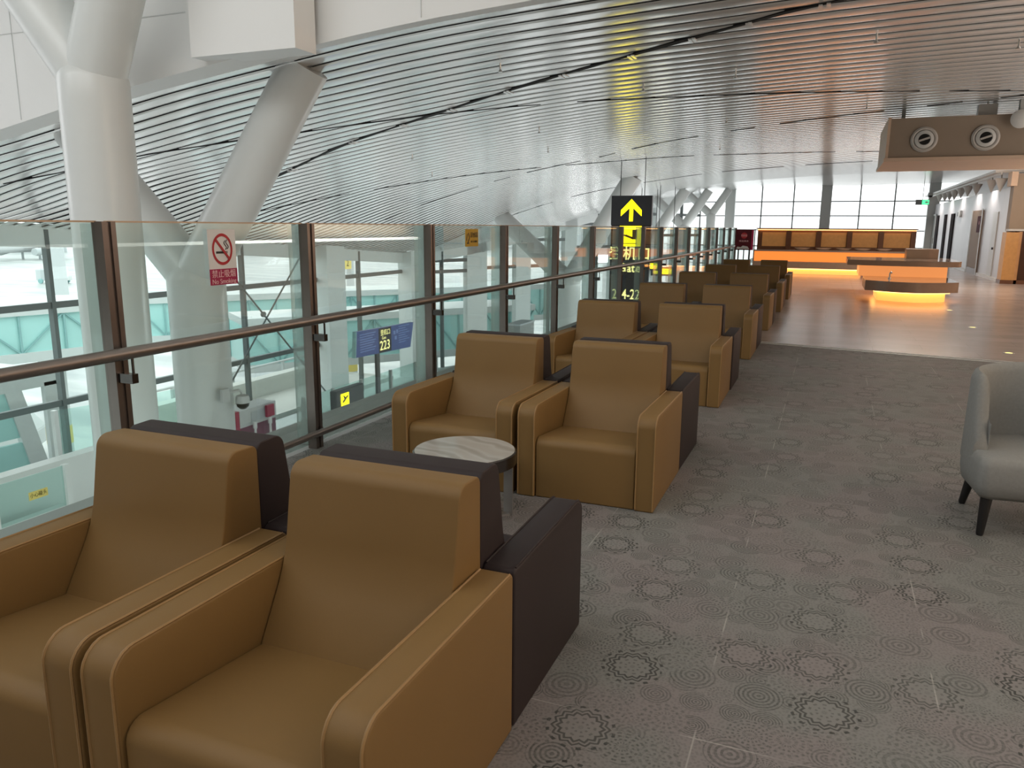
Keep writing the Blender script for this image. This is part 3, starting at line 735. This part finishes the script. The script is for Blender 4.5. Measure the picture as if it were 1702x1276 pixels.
MB().box(-.55, .0, -.72, -.60, 0, 2.05).build('side_panel', 'kiosk_red', t, smooth=0)
MB().box(-.5, 0, -.6, .72, 0, 1.62).build('cabinet', 'kiosk_plum', t, smooth=0)
MB().box(-.55, .01, -.6, .74, 1.62, 2.05).build('header_panel', 'lamp_white', t, smooth=0)
MB().box(.012, .02, -.2, .3, 1.70, 1.95).build('screen', 'haze_grey', t, smooth=0)
for y in (-.2, .36): MB().tube([(.12, y, 0), (.12, y, 1.55)], .03, 10).tube([(.12, y, 1.55), (.12, y, 1.72)], .05, 10).build('pole', 'white', t)
MB().box(.05, .12, .28, .55, 1.72, 2.02).build('red_tag', 'kiosk_red', t, smooth=0)
# glass partitions at the foot of the window front
def partition(label, pts, h, zf, postmat='steel'):
    t = thing('glass_partition', label, 'partition', (pts[0][0], pts[0][1], zf), 0, 'glass partitions on the concourse below')
    for i, p in enumerate(pts):
        x, y = p[0] - pts[0][0], p[1] - pts[0][1]
        MB().box(x - .05, x + .05, y - .05, y + .05, 0, h + .06).build('post', postmat, t, smooth=0)
        if i < len(pts) - 1:
            q = pts[i + 1]; x1, y1 = q[0] - pts[0][0], q[1] - pts[0][1]
            d_ = Vector((x1 - x, y1 - y, 0)).normalized() * .06
            MB().bar((x + d_.x, y + d_.y, h / 2 + .05), (x1 - d_.x, y1 - d_.y, h / 2 + .05), .014, h).build('glass_panel', 'lowglass', t, smooth=0)
            MB().bar((x + d_.x, y + d_.y, h * .28), (x1 - d_.x, y1 - d_.y, h * .28), .03, .03).build('rail', 'white', t, smooth=0)
    return t
partition('greenish glass partition at the window foot behind the gate 223 sign', [(-15, y) for y in (19.6, 21.2, 22.9, 24.9, 26.8, 28.6)], 1.12, -4.85, 'grey_box')
partition('tall greenish glass partition in the window bay beside the boarding ramp', [(-14.6, 10.9), (-14.2, 12.4), (-14.0, 13.8)], 1.9, -4.1, 'steel')
partition('low glass rail with white posts around the concourse opening, carrying a yellow label', [(-12, 6.2), (-12, 7.75), (-12, 9.05)], .95, -3.45, 'white')
tag(MB().box(-12.9, -11.6, 4.5, 9.6, -4.85, -3.46).build('podium', 'pier', smooth=0), 'white podium under the low glass rail on the concourse', 'podium')
tag(MB().box(-15.6, -13.2, 4.5, 12.2, -4.85, -4.12).box(-13.5, -13.2, 4.5, 11.2, -4.12, -2.75).build('boarding_ramp', 'white', smooth=0), 'white walled boarding ramp along the window foot', 'ramp')
t = thing('yellow_label', 'small yellow label stuck on the low glass rail', 'label', (-11.985, 8.5, -2.80))
MB().box(0, .004, -.17, .17, -.07, .07).build('plate', 'yellow_pale', t, smooth=0)
text('lettering', '小心碰头', .085, 'sign_brown', t, FX(.006, 0, 0), sx=.9)
t = thing('security_camera', 'white dome camera on a bracket fixed to the white branching column', 'camera', (-7.52, 8.02, -.68))
MB().box(.09, .13, -.07, .07, -.02, .16).build('wall_plate', 'lamp_white', t, smooth=0)
MB().tube([(.1, 0, .09), (.1, .28, .09), (.1, .34, .05), (.1, .34, -.02)], .02, 8).build('bracket', 'lamp_white', t)
MB().lathe([(.03, .02), (.085, 0), (.095, -.05), (.095, -.10)], (.1, .34, 0), 18).build('housing', 'lamp_white', t)
MB().lathe([(.09, -.10), (.08, -.15), (.04, -.185), (.005, -.19)], (.1, .34, 0), 18).build('dome', 'black_metal', t)
t = thing('grey_cabinet', 'grey metal cabinet standing on the concourse past the second post row', 'cabinet', (-12, 31.4, -4.85))
MB().box(-.6, 0, -.85, .85, 0, 2.35).build('body', 'grey_box', t, smooth=0)
MB().box(-.62, .02, -.87, .87, 2.35, 2.42).build('lid', 'haze_grey', t, smooth=0)

# ------------------------------------------------------------------ lounge end: counters
t = thing('buffet_counter', 'long back counter with five backlit slatted niches and glowing orange front', 'counter', (0, 30.7, 0))
a_, b_ = -2.72, 2.82
MB().box(a_, b_, 1.55, 2.1, 0, 1.66).build('back_unit', 'wood_dark', t, smooth=0)
MB().box(a_, b_, 1.48, 1.56, 1.585, 1.61).build('light_strip', 'glow', t, smooth=0)
MB().box(a_ - .05, b_ + .05, 1.40, 2.12, 1.62, 1.66).build('top_board', 'wood_dark', t, smooth=0)
nw = (b_ - a_) / 5.15
for i in range(5):
    x = a_ + .18 + i * nw
    MB().box(x, x + nw - .2, 1.535, 1.55, .97, 1.50).build('niche_panel', 'wood_lit', t, smooth=0)
    MB().box(x + nw - .18, x + nw - .02, 1.40, 1.56, .86, 1.56).build('upright', 'wood_dark', t, smooth=0)
MB().box(a_, b_, .55, 1.54, .80, .86).build('worktop', 'counter_top', t, smooth=0)
MB().box(a_, b_, .6, 1.5, .44, .80).build('front_panel', 'orange', t, smooth=0)
MB().box(a_, 1.05, .12, .62, .20, .44).build('lower_ledge', 'counter_edge', t, smooth=0)
MB().box(a_, 1.05, .30, .55, .0, .20).build('plinth', 'glow2', t, smooth=0)
MB().box(a_, 1.05, .22, .30, .165, .195).build('light_strip', 'glow', t, smooth=0)
wd = ['first', 'second', 'third', 'fourth', 'fifth']
dsh = None
for i, x in enumerate((-1.02, -.28, .42, 1.05, 1.75)):
    lab = 'shallow pale dish on the lit back counter, %s from the dark red poster' % wd[i]
    if dsh is None:
        dsh = thing('serving_dish', lab, 'dish', (x, 31.45, .862), 0, 'pale dishes along the back counter')
        MB().lathe([(.10, 0), (.16, .012), (.27, .075), (.28, .08), (.265, .08), (.15, .025), (.02, .02)], n=28).build('bowl', 'dish', dsh)
        MB().lathe([(.09, .0), (.11, .004)], n=20).build('foot_ring', 'dish', dsh)
    else: dup(dsh, (x, 31.45, .862), 0, lab)
# island bar in two tiers
def dplan(x0, x1, yf, yb, bow, n=18, r_=.25):
    pts = [(x0 + (x1 - x0) * k / n, yf - bow * math.sin(PI * (k / n))) for k in range(n + 1)]
    return pts + [(x1, yb), (x0, yb)]
t = thing('island_bar', 'two-tier island bar with polished brown tops and glowing orange base', 'counter', (1.75, 20.6, 0))
lo = [(x - 1.75, y - 20.6) for x, y in dplan(.80, 2.74, 20.2, 22.0, .55)]
MB().prism(lo, 'z', .24, .455).build('lower_fascia', 'counter_edge', t, smooth=30)
MB().prism(lo, 'z', .456, .475).build('lower_top', 'counter_top', t, smooth=30)
lb = [(x - 1.75, y - 20.6) for x, y in dplan(1.08, 2.52, 20.45, 21.95, .42)]
MB().prism(lb, 'z', 0, .24).build('base', 'glow2', t, smooth=30)
ls = [(x - 1.75, y - 20.6) for x, y in dplan(1.0, 2.6, 20.35, 21.9, .46)]
MB().prism(ls, 'z', .205, .235).build('light_strip', 'glow', t, smooth=30)
MB().box(-1.05, .95, 1.4, 3.2, .475, .76).build('upper_front', 'orange2', t, smooth=0)
up = [(-1.35, .95), (-.6, .78), (.2, .72), (.8, .72), (1.12, .85), (1.2, 1.1), (1.2, 2.6), (1.1, 3.3), (-1.35, 3.3)]
MB().prism(up, 'z', .76, .875).build('upper_fascia', 'counter_edge', t, smooth=30)
MB().prism(up, 'z', .876, .89).build('upper_top', 'counter_top', t, smooth=30)
MB().box(.1, .85, 2.6, 3.2, .89, 1.14).build('raised_shelf', 'counter_edge', t, smooth=0)
MB().box(-.4, .55, 1.9, 1.93, .89, 1.12).build('glass_guard', 'window', t, smooth=0)
t = thing('bar_tap', 'small bright tap on the lower tier of the island bar', 'tap', (1.36, 21.0, .478))
MB().tube([(0, 0, 0), (0, 0, .12), (.02, -.04, .16), (.03, -.12, .14)], .018, 10).build('spout', 'steel', t)
MB().lathe([(.04, 0), (.035, .02)], n=14).build('flange', 'steel', t)
t = thing('poster_stand', 'dark red poster board standing at the end of the balustrade', 'poster', (-2.98, 30.0, 0))
MB().box(-.32, .30, 0, .06, .86, 1.60).build('board', 'poster', t, smooth=0)
MB().box(.24, .32, -.004, .0, .86, 1.58).build('red_edge', 'crimson', t, smooth=0)
MB().lathe([(.11, 0), (.11, .006)], (-.02, -.001, 1.38), 24, axis='y').build('emblem', 'red', t, smooth=0)
text('lettering', '欢迎光临', .09, 'pinkish', t, FY(-.02, -.012, 1.38), sx=.6)
text('lettering', '精选美食', .07, 'pinkish', t, FY(-.02, -.005, 1.18), sx=1.2)
MB().prism([(-.28, .90), (.18, .90), (.12, .99), (-.05, 1.02), (-.12, .96), (-.24, .98)], 'y', -.006, -.001).build('dish_image', 'haze_grey', t, smooth=0)
for x in (-.2, .2): MB().box(x - .02, x + .02, .01, .05, 0, .87).build('leg', 'black_metal', t, smooth=0)

# ------------------------------------------------------------------ right side: grey wall with doors, bulkhead, timber front
struct(MB().box(5.1, 5.4, 29.2, 50, 0, 2.98).build('wall_right', 'grey_wall', smooth=0))
struct(MB().box(5.02, 5.1, 29.2, 33.3, 0, .10).box(5.02, 5.1, 36.0, 41, 0, .10).build('baseboard_right', 'white', smooth=0))
dn = 0
def rdoor(ya, yb, z, m, depth=.03, extra=None):
    global dn; dn += 1
    o = struct(MB().box(5.085 - depth, 5.11, ya, yb, 0.0, z).build('door_%d' % dn, m, smooth=0))
    return o
d1 = rdoor(47.9, 49.6, 2.38, 'door_grey')
fr = MB().box(5.03, 5.05, 47.75, 47.9, 0, 2.45).box(5.03, 5.05, 47.75, 49.7, 2.38, 2.46); fr.build('frame', 'lamp_white', d1, smooth=0)
MB().box(5.0, 5.05, 48.1, 48.15, .9, 1.2).build('handle', 'steel', d1)
for (a, b) in ((46.86, 47.77), (43.79, 44.58), (41.14, 42.13)): rdoor(a, b, 2.37, 'door_dark')
d5 = rdoor(33.68, 35.85, 2.37, 'recess')
MB().box(5.03, 5.05, 33.55, 33.68, 0, 2.42).box(5.03, 5.05, 35.85, 35.95, 0, 2.42).build('frame', 'lamp_white', d5, smooth=0)
MB().box(5.03, 5.052, 33.7, 35.8, 0, .22).build('kick_plate', 'wood_dark', d5, smooth=0)
t = thing('red_wall_poster', 'small dark red poster hanging in the brown doorway', 'poster', (5.05, 34.0, 1.85))
MB().box(-.02, 0, -.25, .45, -.3, .3).build('board', 'poster', t, smooth=0)
MB().lathe([(.07, 0), (.07, .004)], (-.022, .0, .05), 16, axis='x').build('emblem', 'red', t, smooth=0)
d6 = rdoor(30.76, 31.62, 2.25, 'lamp_white', .01)
MB().tube([(5.03, 30.95, 1.03), (5.08, 30.95, 1.03)], .04, 10).build('handle', 'black_metal', d6)
sp_ = None
for i, (y, z, s_) in enumerate(((45.9, 3.3, .9), (43.8, 3.27, 1), (42.1, 3.26, 1), (40.5, 3.24, 1), (38.5, 3.25, 1), (36.7, 3.25, 1), (34.6, 3.22, .9), (31.5, 3.2, 1.15), (29.9, 3.16, .8))):
    lab = 'pale cone-shaped downlight above the grey wall, %s from the exit sign' % ['first', 'second', 'third', 'fourth', 'fifth', 'sixth', 'seventh', 'eighth', 'ninth'][i]
    if sp_ is None:
        sp_ = thing('cone_downlight', lab, 'lamp', (4.9, y, z), 0, 'row of cone downlights along the grey wall')
        MB().lathe([(.19, .10), (.185, .12), (.12, -.05), (.01, -.30)][::-1], n=20).build('shade', 'white', sp_)
        MB().tube([(0, 0, .1), (0, 0, .3)], .02, 8).build('stem', 'lamp_white', sp_)
    else: dup(sp_, (4.9, y, z), 0, lab)
struct(MB().box(4.6, 9, 29.2, 50, 3.42, 3.5).box(4.75, 4.8, 29.2, 49.9, 3.36, 3.42).build('trim_10', 'white', smooth=0))
t = thing('exit_sign', 'green lit exit sign beside the far end of the grey wall', 'sign', (4.25, 46, 3.02))
MB().box(-.42, .22, 0, .08, -.13, .13).build('housing', 'grey_box', t, smooth=0)
MB().box(-.12, .20, -.004, 0, -.11, .11).build('lit_panel', 'green_lit', t, smooth=0)
MB().prism([(.0, 0), (.1, .07), (.1, .03), (.17, .03), (.17, -.03), (.1, -.03), (.1, -.07)], 'y', -.008, -.005).build('arrow', 'white', t, smooth=0)
MB().tube([(-.1, .04, .12), (-.1, .04, 1.1)], .015, 6).build('hanger_rod', 'lamp_white', t)
t = thing('wall_camera', 'dark dome camera above the exit sign', 'camera', (4.5, 46.2, 3.42))
MB().lathe([(.12, .08), (.13, .0), (.13, -.06)], n=18).build('housing', 'lamp_white', t); MB().lathe([(.12, -.06), (.09, -.14), (.01, -.17)], n=18).build('dome', 'black_metal', t)
MB().tube([(0, 0, .08), (0, 0, .75)], .02, 6).build('stem', 'lamp_white', t)
t = thing('door_keypad', 'small white wall box beside the dark doors on the grey wall', 'wall box', (5.085, 39.4, 2.3))
MB().box(-.08, .0, -.35, .35, -.12, .16).build('body', 'lamp_white', t, smooth=0); MB().box(-.085, -.08, .1, .3, -.08, .1).build('sensor', 'ink', t, smooth=0)
# timber front in the foreground right
struct(MB().box(5.05, 9, 28.6, 29.1, 1.62, 3.35).build('wall_front', 'taupe', smooth=0))
struct(MB().box(4.95, 5.12, 28.55, 29.15, 2.98, 3.4).build('trim_11', 'tan_trim', smooth=0))
t = thing('timber_shelf_unit', 'warm lit timber shelf unit against the brown wall', 'shelf unit', (5.1, 28.4, 0))
MB().box(-.12, .22, 0, .65, .12, 1.58).build('side_panel', 'wood_lit', t, smooth=0)
MB().box(.22, .62, .25, .65, 0, 1.62).build('back_panel', 'wood_dark', t, smooth=0)
MB().box(.22, .30, 0, .3, 0, 1.6).build('upright', 'wood', t, smooth=0)
MB().box(.62, .70, -.1, .6, 0, 1.6).build('upright', 'wood_dark', t, smooth=0)
MB().box(.70, 2.5, .3, .65, 0, 1.62).build('cabinet', 'wood', t, smooth=0)
for z in (.45, .95): MB().box(.72, 2.5, .0, .3, z, z + .04).build('shelf_board', 'wood_dark', t, smooth=0)
MB().box(-.14, 2.5, .0, .65, 0, .12).build('plinth', 'wood_dark', t, smooth=0)
MB().box(-.05, .45, -.02, .6, 1.62, 1.68).build('cap', 'lamp_white', t, smooth=0)
# bulkhead with round jet nozzles, hung from the roof
bk = MB().box(.86, 7.0, 17.3, 20.1, 2.98, 3.74).build('bulkhead', ['taupe'], smooth=0)
tag(bk, 'brown box bulkhead with two round air nozzles hanging from the ceiling', 'bulkhead')
MB().box(.80, 7.0, 17.22, 20.15, 2.93, 3.0).build('lower_edge', 'tan_trim', bk, smooth=0)
MB().box(.82, .87, 17.27, 20.1, 3.0, 3.76).build('end_board', 'tan_trim', bk, smooth=0)
for x in (1.47, 2.49):
    nz = MB().lathe([(.235, 0), (.235, .03), (.205, .05), (.18, .045), (.172, .02)], (x, 17.3, 3.33), 40, axis='y').build('air_nozzle', 'nozzle', bk)
    MB().lathe([(.165, .01), (.165, .05), (.11, .07), (.105, .06)], (x, 17.29, 3.33), 36, axis='y').build('inner_ring', 'lamp_white', nz)
    MB().lathe([(.102, .058), (.1, .064)], (x, 17.29, 3.33), 30, axis='y').build('throat', 'void', nz)
    MB().bar((x - .09, 17.22, 3.30), (x + .09, 17.22, 3.36), .02, .035).build('vane', 'nozzle', nz, smooth=0)
for x in (1.13, 2.72, 4.6): MB().bar((x, 18.2, 3.7), (x, 18.2, S(x, 18.2) + .05), .07, .04).build('hanger', 'grey_box', bk, smooth=0)
t = thing('ceiling_speaker', 'white round speaker mounted over the top edge of the bulkhead', 'speaker', (2.98, 17.1, 3.62))
MB().lathe([(.16, .0), (.165, .03), (.12, .06), (.02, .07)], (0, 0, 0), 28, axis='y').build('grille', 'lamp_white', t)
MB().box(-.03, .03, 0, .14, .0, .35).build('bracket', 'grey_box', t, smooth=0)
t = thing('junction_box', 'pale box hanging just above the bulkhead', 'box', (2.55, 17.9, 3.80))
MB().box(-.16, .16, -.1, .1, 0, .2).build('body', 'lamp_white', t, smooth=0); MB().tube([(0, 0, .2), (0, 0, .32)], .015, 6).build('stem', 'steel', t)
# recessed floor lights on the timber-look floor
fl0 = None
for i, (x, y) in enumerate(((2.36, 12.26), (2.36, 15.3), (2.38, 18.4))):
    lab = 'small round recessed floor light, %s' % ['nearest to the metal floor strip', 'middle one of three', 'closest to the island bar'][i]
    if fl0 is None:
        fl0 = thing('floor_light', lab, 'floor light', (x, y, 0), 0, 'recessed lights in the floor')
        MB().lathe([(.07, .0), (.07, .004), (.05, .006)], n=24).build('bezel', 'steel', fl0); MB().lathe([(.048, .004), (.045, .007)], n=20).build('lens', 'sign_cream', fl0)
    else: dup(fl0, (x, y, 0), 0, lab)

# ------------------------------------------------------------------ the apron outside
struct(MB().add([(-500, -200, -8.2), (60, -200, -8.2), (60, 500, -8.2), (-500, 500, -8.2)], [(0, 1, 2, 3)]).build('ground', 'apron', smooth=0))
def bridge(label, p0, p1, zt, h, w=3.0, legs=(.35, .8)):
    a, b = Vector((p0[0], p0[1], 0)), Vector((p1[0], p1[1], 0)); L_ = (b - a).length; dr = (b - a).normalized(); ang = math.atan2(dr.y, dr.x)
    t = thing('jet_bridge', label, 'jet bridge', (p0[0], p0[1], -8.2), ang, 'teal glazed jet bridges outside')
    z1 = zt + 8.2; z0 = z1 - h
    MB().box(0, L_, -w / 2 - .15, w / 2 + .15, z1 - .32, z1).build('roof', 'bridge_white', t, smooth=0)
    MB().box(0, L_, -w / 2 - .1, w / 2 + .1, z0, z0 + .35).build('floor_deck', 'bridge_white', t, smooth=0)
    MB().box(0, L_, -w / 2, w / 2, z0 + .35, z1 - .32).build('glazing', 'teal', t, smooth=0)
    tr_ = MB(); n = int(L_ / 1.35)
    for s_ in (-1, 1):
        y = s_ * (w / 2 + .06)
        for i in range(n):
            xa, xb = L_ * i / n, L_ * (i + 1) / n
            tr_.bar((xa, y, z0 + .3), (xa, y, z1 - .3), .07)
            if i % 2: tr_.bar((xa, y, z0 + .3), (xb, y, z1 - .3), .06)
            else: tr_.bar((xa, y, z1 - .3), (xb, y, z0 + .3), .06)
    tr_.build('truss', 'teal_dark', t, smooth=0)
    for u in legs:
        q = MB().tube([(L_ * u, 0, 0), (L_ * u, 0, z0 + .05)], .45, 16).build('support_leg', 'bridge_white', t)
        MB().tube([(L_ * u, 0, 1.4), (L_ * u, 0, 2.1)], .46, 16).build('warning_band', 'yellow_pale', q)
    return t
bridge('teal jet bridge with white roof seen through the panes beside the first post', (-30, 12), (-26.6, 23.5), -1.25, 2.0, 3, (.2, .75))
bridge('farther teal jet bridge crossing behind the column with the no-smoking sign', (-40, 21), (-16.5, 50), -1.95, 2.3, 3, (.25, .6))
bridge('lower teal jet bridge running just in front of the farther one', (-24.5, 27.5), (-15.5, 39.3), -2.35, 2.4, 3, (.3,))
# slanted glazed cab of a boarding bridge close to the window
t = thing('boarding_cab', 'slanted teal glass cab of a boarding bridge low in the corner panes', 'jet bridge', (-19.6, 12.4, -9.3))
MB().box(-3, 0, -5, 2.6, 3.6, 4.0).box(-3, .05, -5, 2.6, 6.6, 6.95).build('frame', 'bridge_white', t, smooth=0)
MB().prism([(-5, 4.0), (2.0, 4.0), (1.4, 5.2), (-5, 5.3)], 'x', -.1, 0).build('lower_glazing', 'teal', t, smooth=0)
MB().prism([(-5, 5.4), (1.3, 5.35), (.9, 6.6), (-5, 6.6)], 'x', -.1, 0).build('upper_glazing', 'teal', t, smooth=0)
MB().prism([(1.5, 4.0), (2.0, 4.0), (1.35, 6.6), (.9, 6.6)], 'x', -.14, .05).box(-.1, .05, 2.0, 2.6, 3.9, 6.7).build('corner_post', 'bridge_white', t, smooth=0)
MB().box(-2.5, -2.0, -3, -2.5, 1.1, 3.6).box(-2.5, -2.0, 1, 1.5, 1.1, 3.6).build('support_leg', 'bridge_white', t, smooth=0)
tag(MB().box(-19.9, -17.2, 16.5, 28.8, -8.2, -4.75).box(-19.9, -19.6, 16.5, 28.8, -4.75, -4.15).box(-19.95, -19.5, 16.5, 28.8, -4.15, -4.05).build('outside_terrace', 'beige_wall', smooth=0), 'pale beige terrace with low parapet just outside the window front', 'terrace')
pr = thing('parapet_rail', 'thin white rail with posts running beyond the parapet wall', 'railing', (-21, 17.2, -8.2))
MB().tube([(0, 0, 4.25), (0, 12, 4.25)], .05, 8).build('rail', 'bridge_white', pr)
for i in range(5): MB().box(-.05, .05, 3 * i - .05, 3 * i + .05, 0, 4.25).build('post', 'bridge_white', pr, smooth=0)
t = thing('stand_number_sign', 'yellow stand number board 22 on a pale mast outside', 'sign', (-40, 60, -8.2))
MB().box(-.1, 0, -1.7, .1, 6.0, 7.0).build('board', 'yellow_pale', t, smooth=0)
text('lettering', '2 2', .8, 'ink', t, FX(.01, -.8, 6.5))
MB().tube([(-.5, .6, 0), (-.5, .6, 9)], .35, 12).build('mast', 'pale', t)
t = thing('light_mast', 'tall pale lighting mast on the apron behind the left panes', 'mast', (-60, 46.5, -8.2))
MB().tube([(0, 0, 0), (0, 0, 14)], [.75, .6], 14).build('pole', 'pale', t); MB().box(-1.6, 1.6, -.4, .4, 13.6, 14.4).build('lamp_head', 'haze_grey', t, smooth=0)
def airliner(loc, rz, label):
    t = thing('airliner', label, 'aircraft', loc, rz)
    MB().tube([(-18, 0, 4.6), (-14, 0, 4.2), (-8, 0, 3.9), (10, 0, 3.9), (14, 0, 3.9), (16.5, 0, 3.7), (17.6, 0, 3.4)], [.5, 1.4, 1.95, 1.95, 1.8, 1.1, .3], 20).build('fuselage', 'pale', t)
    for s_ in (-1, 1):
        MB().add([(3, s_ * 1.6, 3.2), (-4, s_ * 1.6, 3.2), (-7, s_ * 16.5, 4.4), (-5, s_ * 16.5, 4.4), (3, s_ * 1.6, 3.5), (-4, s_ * 1.6, 3.4), (-7, s_ * 16.5, 4.5), (-5, s_ * 16.5, 4.5)], [(0, 1, 2, 3), (4, 5, 6, 7), (0, 3, 7, 4), (1, 2, 6, 5), (2, 3, 7, 6)]).build('wing', 'pale', t, smooth=0)
        MB().tube([(3.6, s_ * 5.5, 2.2), (2.4, s_ * 5.5, 2.2), (-.4, s_ * 5.5, 2.3)], [.95, 1.1, .7], 16).build('engine', 'haze_grey', t)
        MB().tube([(-2, s_ * 2.6, 0), (-2, s_ * 2.6, 3.2)], .3, 8).build('landing_gear', 'haze_grey', t)
    MB().prism([(-13, 5.4), (-17.8, 5.4), (-19.5, 11), (-17.5, 11)], 'y', -.18, .18).build('tail_fin', 'haze_grey', t, smooth=0)
    MB().tube([(13, 0, 0), (13, 0, 2.4)], .2, 8).build('landing_gear', 'haze_grey', t)
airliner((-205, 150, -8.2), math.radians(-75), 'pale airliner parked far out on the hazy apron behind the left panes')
def vehicle(loc, rz, label, m):
    t = thing('service_vehicle', label, 'vehicle', loc, rz)
    MB().box(-2.2, 1.2, -1, 1, .5, 2.3).build('cargo_box', m, t, bevel=.06, seg=1, smooth=0)
    MB().prism([(1.25, .5), (2.8, .5), (2.8, 1.2), (2.2, 2.0), (1.25, 2.0)], 'y', -1, 1).build('cab', 'bridge_white', t, bevel=.05, seg=1, smooth=0)
    for x in (-1.4, 1.9):
        for y in (-1, 1): MB().lathe([(.42, -.12), (.42, .12)], (x, y, .42), 16, axis='y').build('wheel', 'teal_dark', t)
vehicle((-33, 20.5, -8.2), .6, 'white service van parked under the teal jet bridge by the first post', 'bridge_white')
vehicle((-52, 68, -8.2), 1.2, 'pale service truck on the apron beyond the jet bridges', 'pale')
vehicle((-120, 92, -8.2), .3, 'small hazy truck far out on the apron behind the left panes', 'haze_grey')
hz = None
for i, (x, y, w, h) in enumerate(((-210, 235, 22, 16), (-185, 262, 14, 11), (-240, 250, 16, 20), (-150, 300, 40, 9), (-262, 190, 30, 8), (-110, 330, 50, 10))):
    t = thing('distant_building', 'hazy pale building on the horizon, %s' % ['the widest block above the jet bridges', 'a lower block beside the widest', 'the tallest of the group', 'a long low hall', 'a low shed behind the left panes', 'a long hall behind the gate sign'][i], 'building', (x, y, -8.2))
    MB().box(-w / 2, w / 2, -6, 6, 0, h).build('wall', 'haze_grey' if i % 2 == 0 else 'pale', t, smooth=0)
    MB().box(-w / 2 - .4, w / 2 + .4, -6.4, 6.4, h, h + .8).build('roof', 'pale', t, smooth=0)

# ------------------------------------------------------------------ room shell out of view, and light
struct(MB().box(-17.3, -17, -6, 3.8, -4.85, 7.2).build('wall_left_blocker', 'grey_wall', smooth=0))  # unseen solid wall added to cut daylight; the glazed front would run on
struct(MB().box(-17.3, 9, -6.2, -6, -.7, 7.2).build('wall_back', 'taupe', smooth=0))
struct(MB().box(9, 9.2, -6, 50, -.7, 7.2).build('wall_side', 'tan_trim', smooth=0))
struct(MB().add([(-17.3, 7.7, 7.0), (9, 7.7, 7.0), (9, -2.6, 7.0), (-17.3, -2.6, 7.0)], [(0, 1, 2, 3)]).build('ceiling', 'fascia', smooth=0))

w = bpy.data.worlds.new('overcast'); scene.world = w; w.use_nodes = True
N, L = w.node_tree.nodes, w.node_tree.links
bg = N['Background']; tc = N.new('ShaderNodeTexCoord'); sx_ = N.new('ShaderNodeSeparateXYZ'); L.new(tc.outputs['Generated'], sx_.inputs[0])
rp = N.new('ShaderNodeValToRGB'); e = rp.color_ramp.elements; e[0].position = .48; e[0].color = (.90, .92, .93, 1); e[1].position = .60; e[1].color = (.98, .99, 1.0, 1)
mr = N.new('ShaderNodeMapRange'); mr.inputs[1].default_value = -1; mr.inputs[2].default_value = 1; L.new(sx_.outputs[2], mr.inputs[0]); L.new(mr.outputs[0], rp.inputs[0])
L.new(rp.outputs[0], bg.inputs[0]); bg.inputs[1].default_value = 1.75

def area(name, loc, size, energy, col, rot):
    l = bpy.data.lights.new(name, 'AREA'); l.shape = 'RECTANGLE'; l.size, l.size_y = size; l.energy = energy; l.color = col
    o = bpy.data.objects.new(name, l); COL.objects.link(o); o.location = loc; o.rotation_euler = rot; return o
area('slab_edge_fill', (-4.16, 31, -.38), (.5, 34), 520, (.97, 1, 1), (0, PI / 2, 0))  # added fill, unseen behind the slab edge, lifts piers and columns
area('concourse_fill', (-11, 31, -4.7), (6, 34), 180, (.98, 1, 1), (PI, 0, 0))  # unseen fill added at concourse level to brighten the ceiling
area('slab_edge_fill', (-4.16, 7.5, -.5), (.4, 7), 12, (.97, 1, 1), (0, PI / 2, 0))  # second added fill below the slab, for the podium and ramp
area('bulkhead_top_fill', (3.6, 18.9, 3.76), (4.5, 1.6), 5, (.95, 1, .97), (PI, 0, 0))  # added out of sight to lighten the slats above the bulkhead
area('room_top_fill', (6.9, 39, 3.54), (3.5, 18), 40, (1, .97, .94), (PI, 0, 0))  # added above the rooms, hidden, lightens the ceiling on the right
area('side_wall_light', (8.8, 2.2, 2.4), (6, 2.2), 130, (1, .80, .58), (0, PI / 2, 0))
area('fascia_fill', (-7, 1.0, 6.5), (11, 1.5), 170, (.97, 1, 1), (math.radians(65), 0, 0))  # area lamp added out of view to brighten the fascia
area('roof_fill', (4.5, 3.0, 6.9), (5, 4), 60, (1, .86, .70), (0, 0, 0))  # warm overhead fill added out of view
area('ceiling_fill', (7.2, 14, 1.2), (2.4, 22), 640, (1, .93, .86), (PI, 0, 0))  # upward fill added out of view for the ceiling
area('ceiling_fill', (8.2, 24, 1.2), (1.2, 8), 160, (1, .84, .70), (PI, 0, 0))  # warmer upward fill, likewise added out of view
area('bar_fill', (2.6, 25.5, 3.85), (2.5, 4), 160, (1, .82, .66), (0, 0, 0))  # warm fill added over the bar, hidden by the bulkhead
for y in (31.5, 34.6, 38.5, 42.1, 45.9):
    l = bpy.data.lights.new('cone_lamp', 'SPOT'); l.energy = 60; l.color = (1, .9, .82); l.spot_size = 2.4; l.spot_blend = .6; l.shadow_soft_size = .04
    o = bpy.data.objects.new('cone_lamp', l); COL.objects.link(o); o.location = (4.6, y + .5, 3.3); o.rotation_euler = (0, -.15, 0)
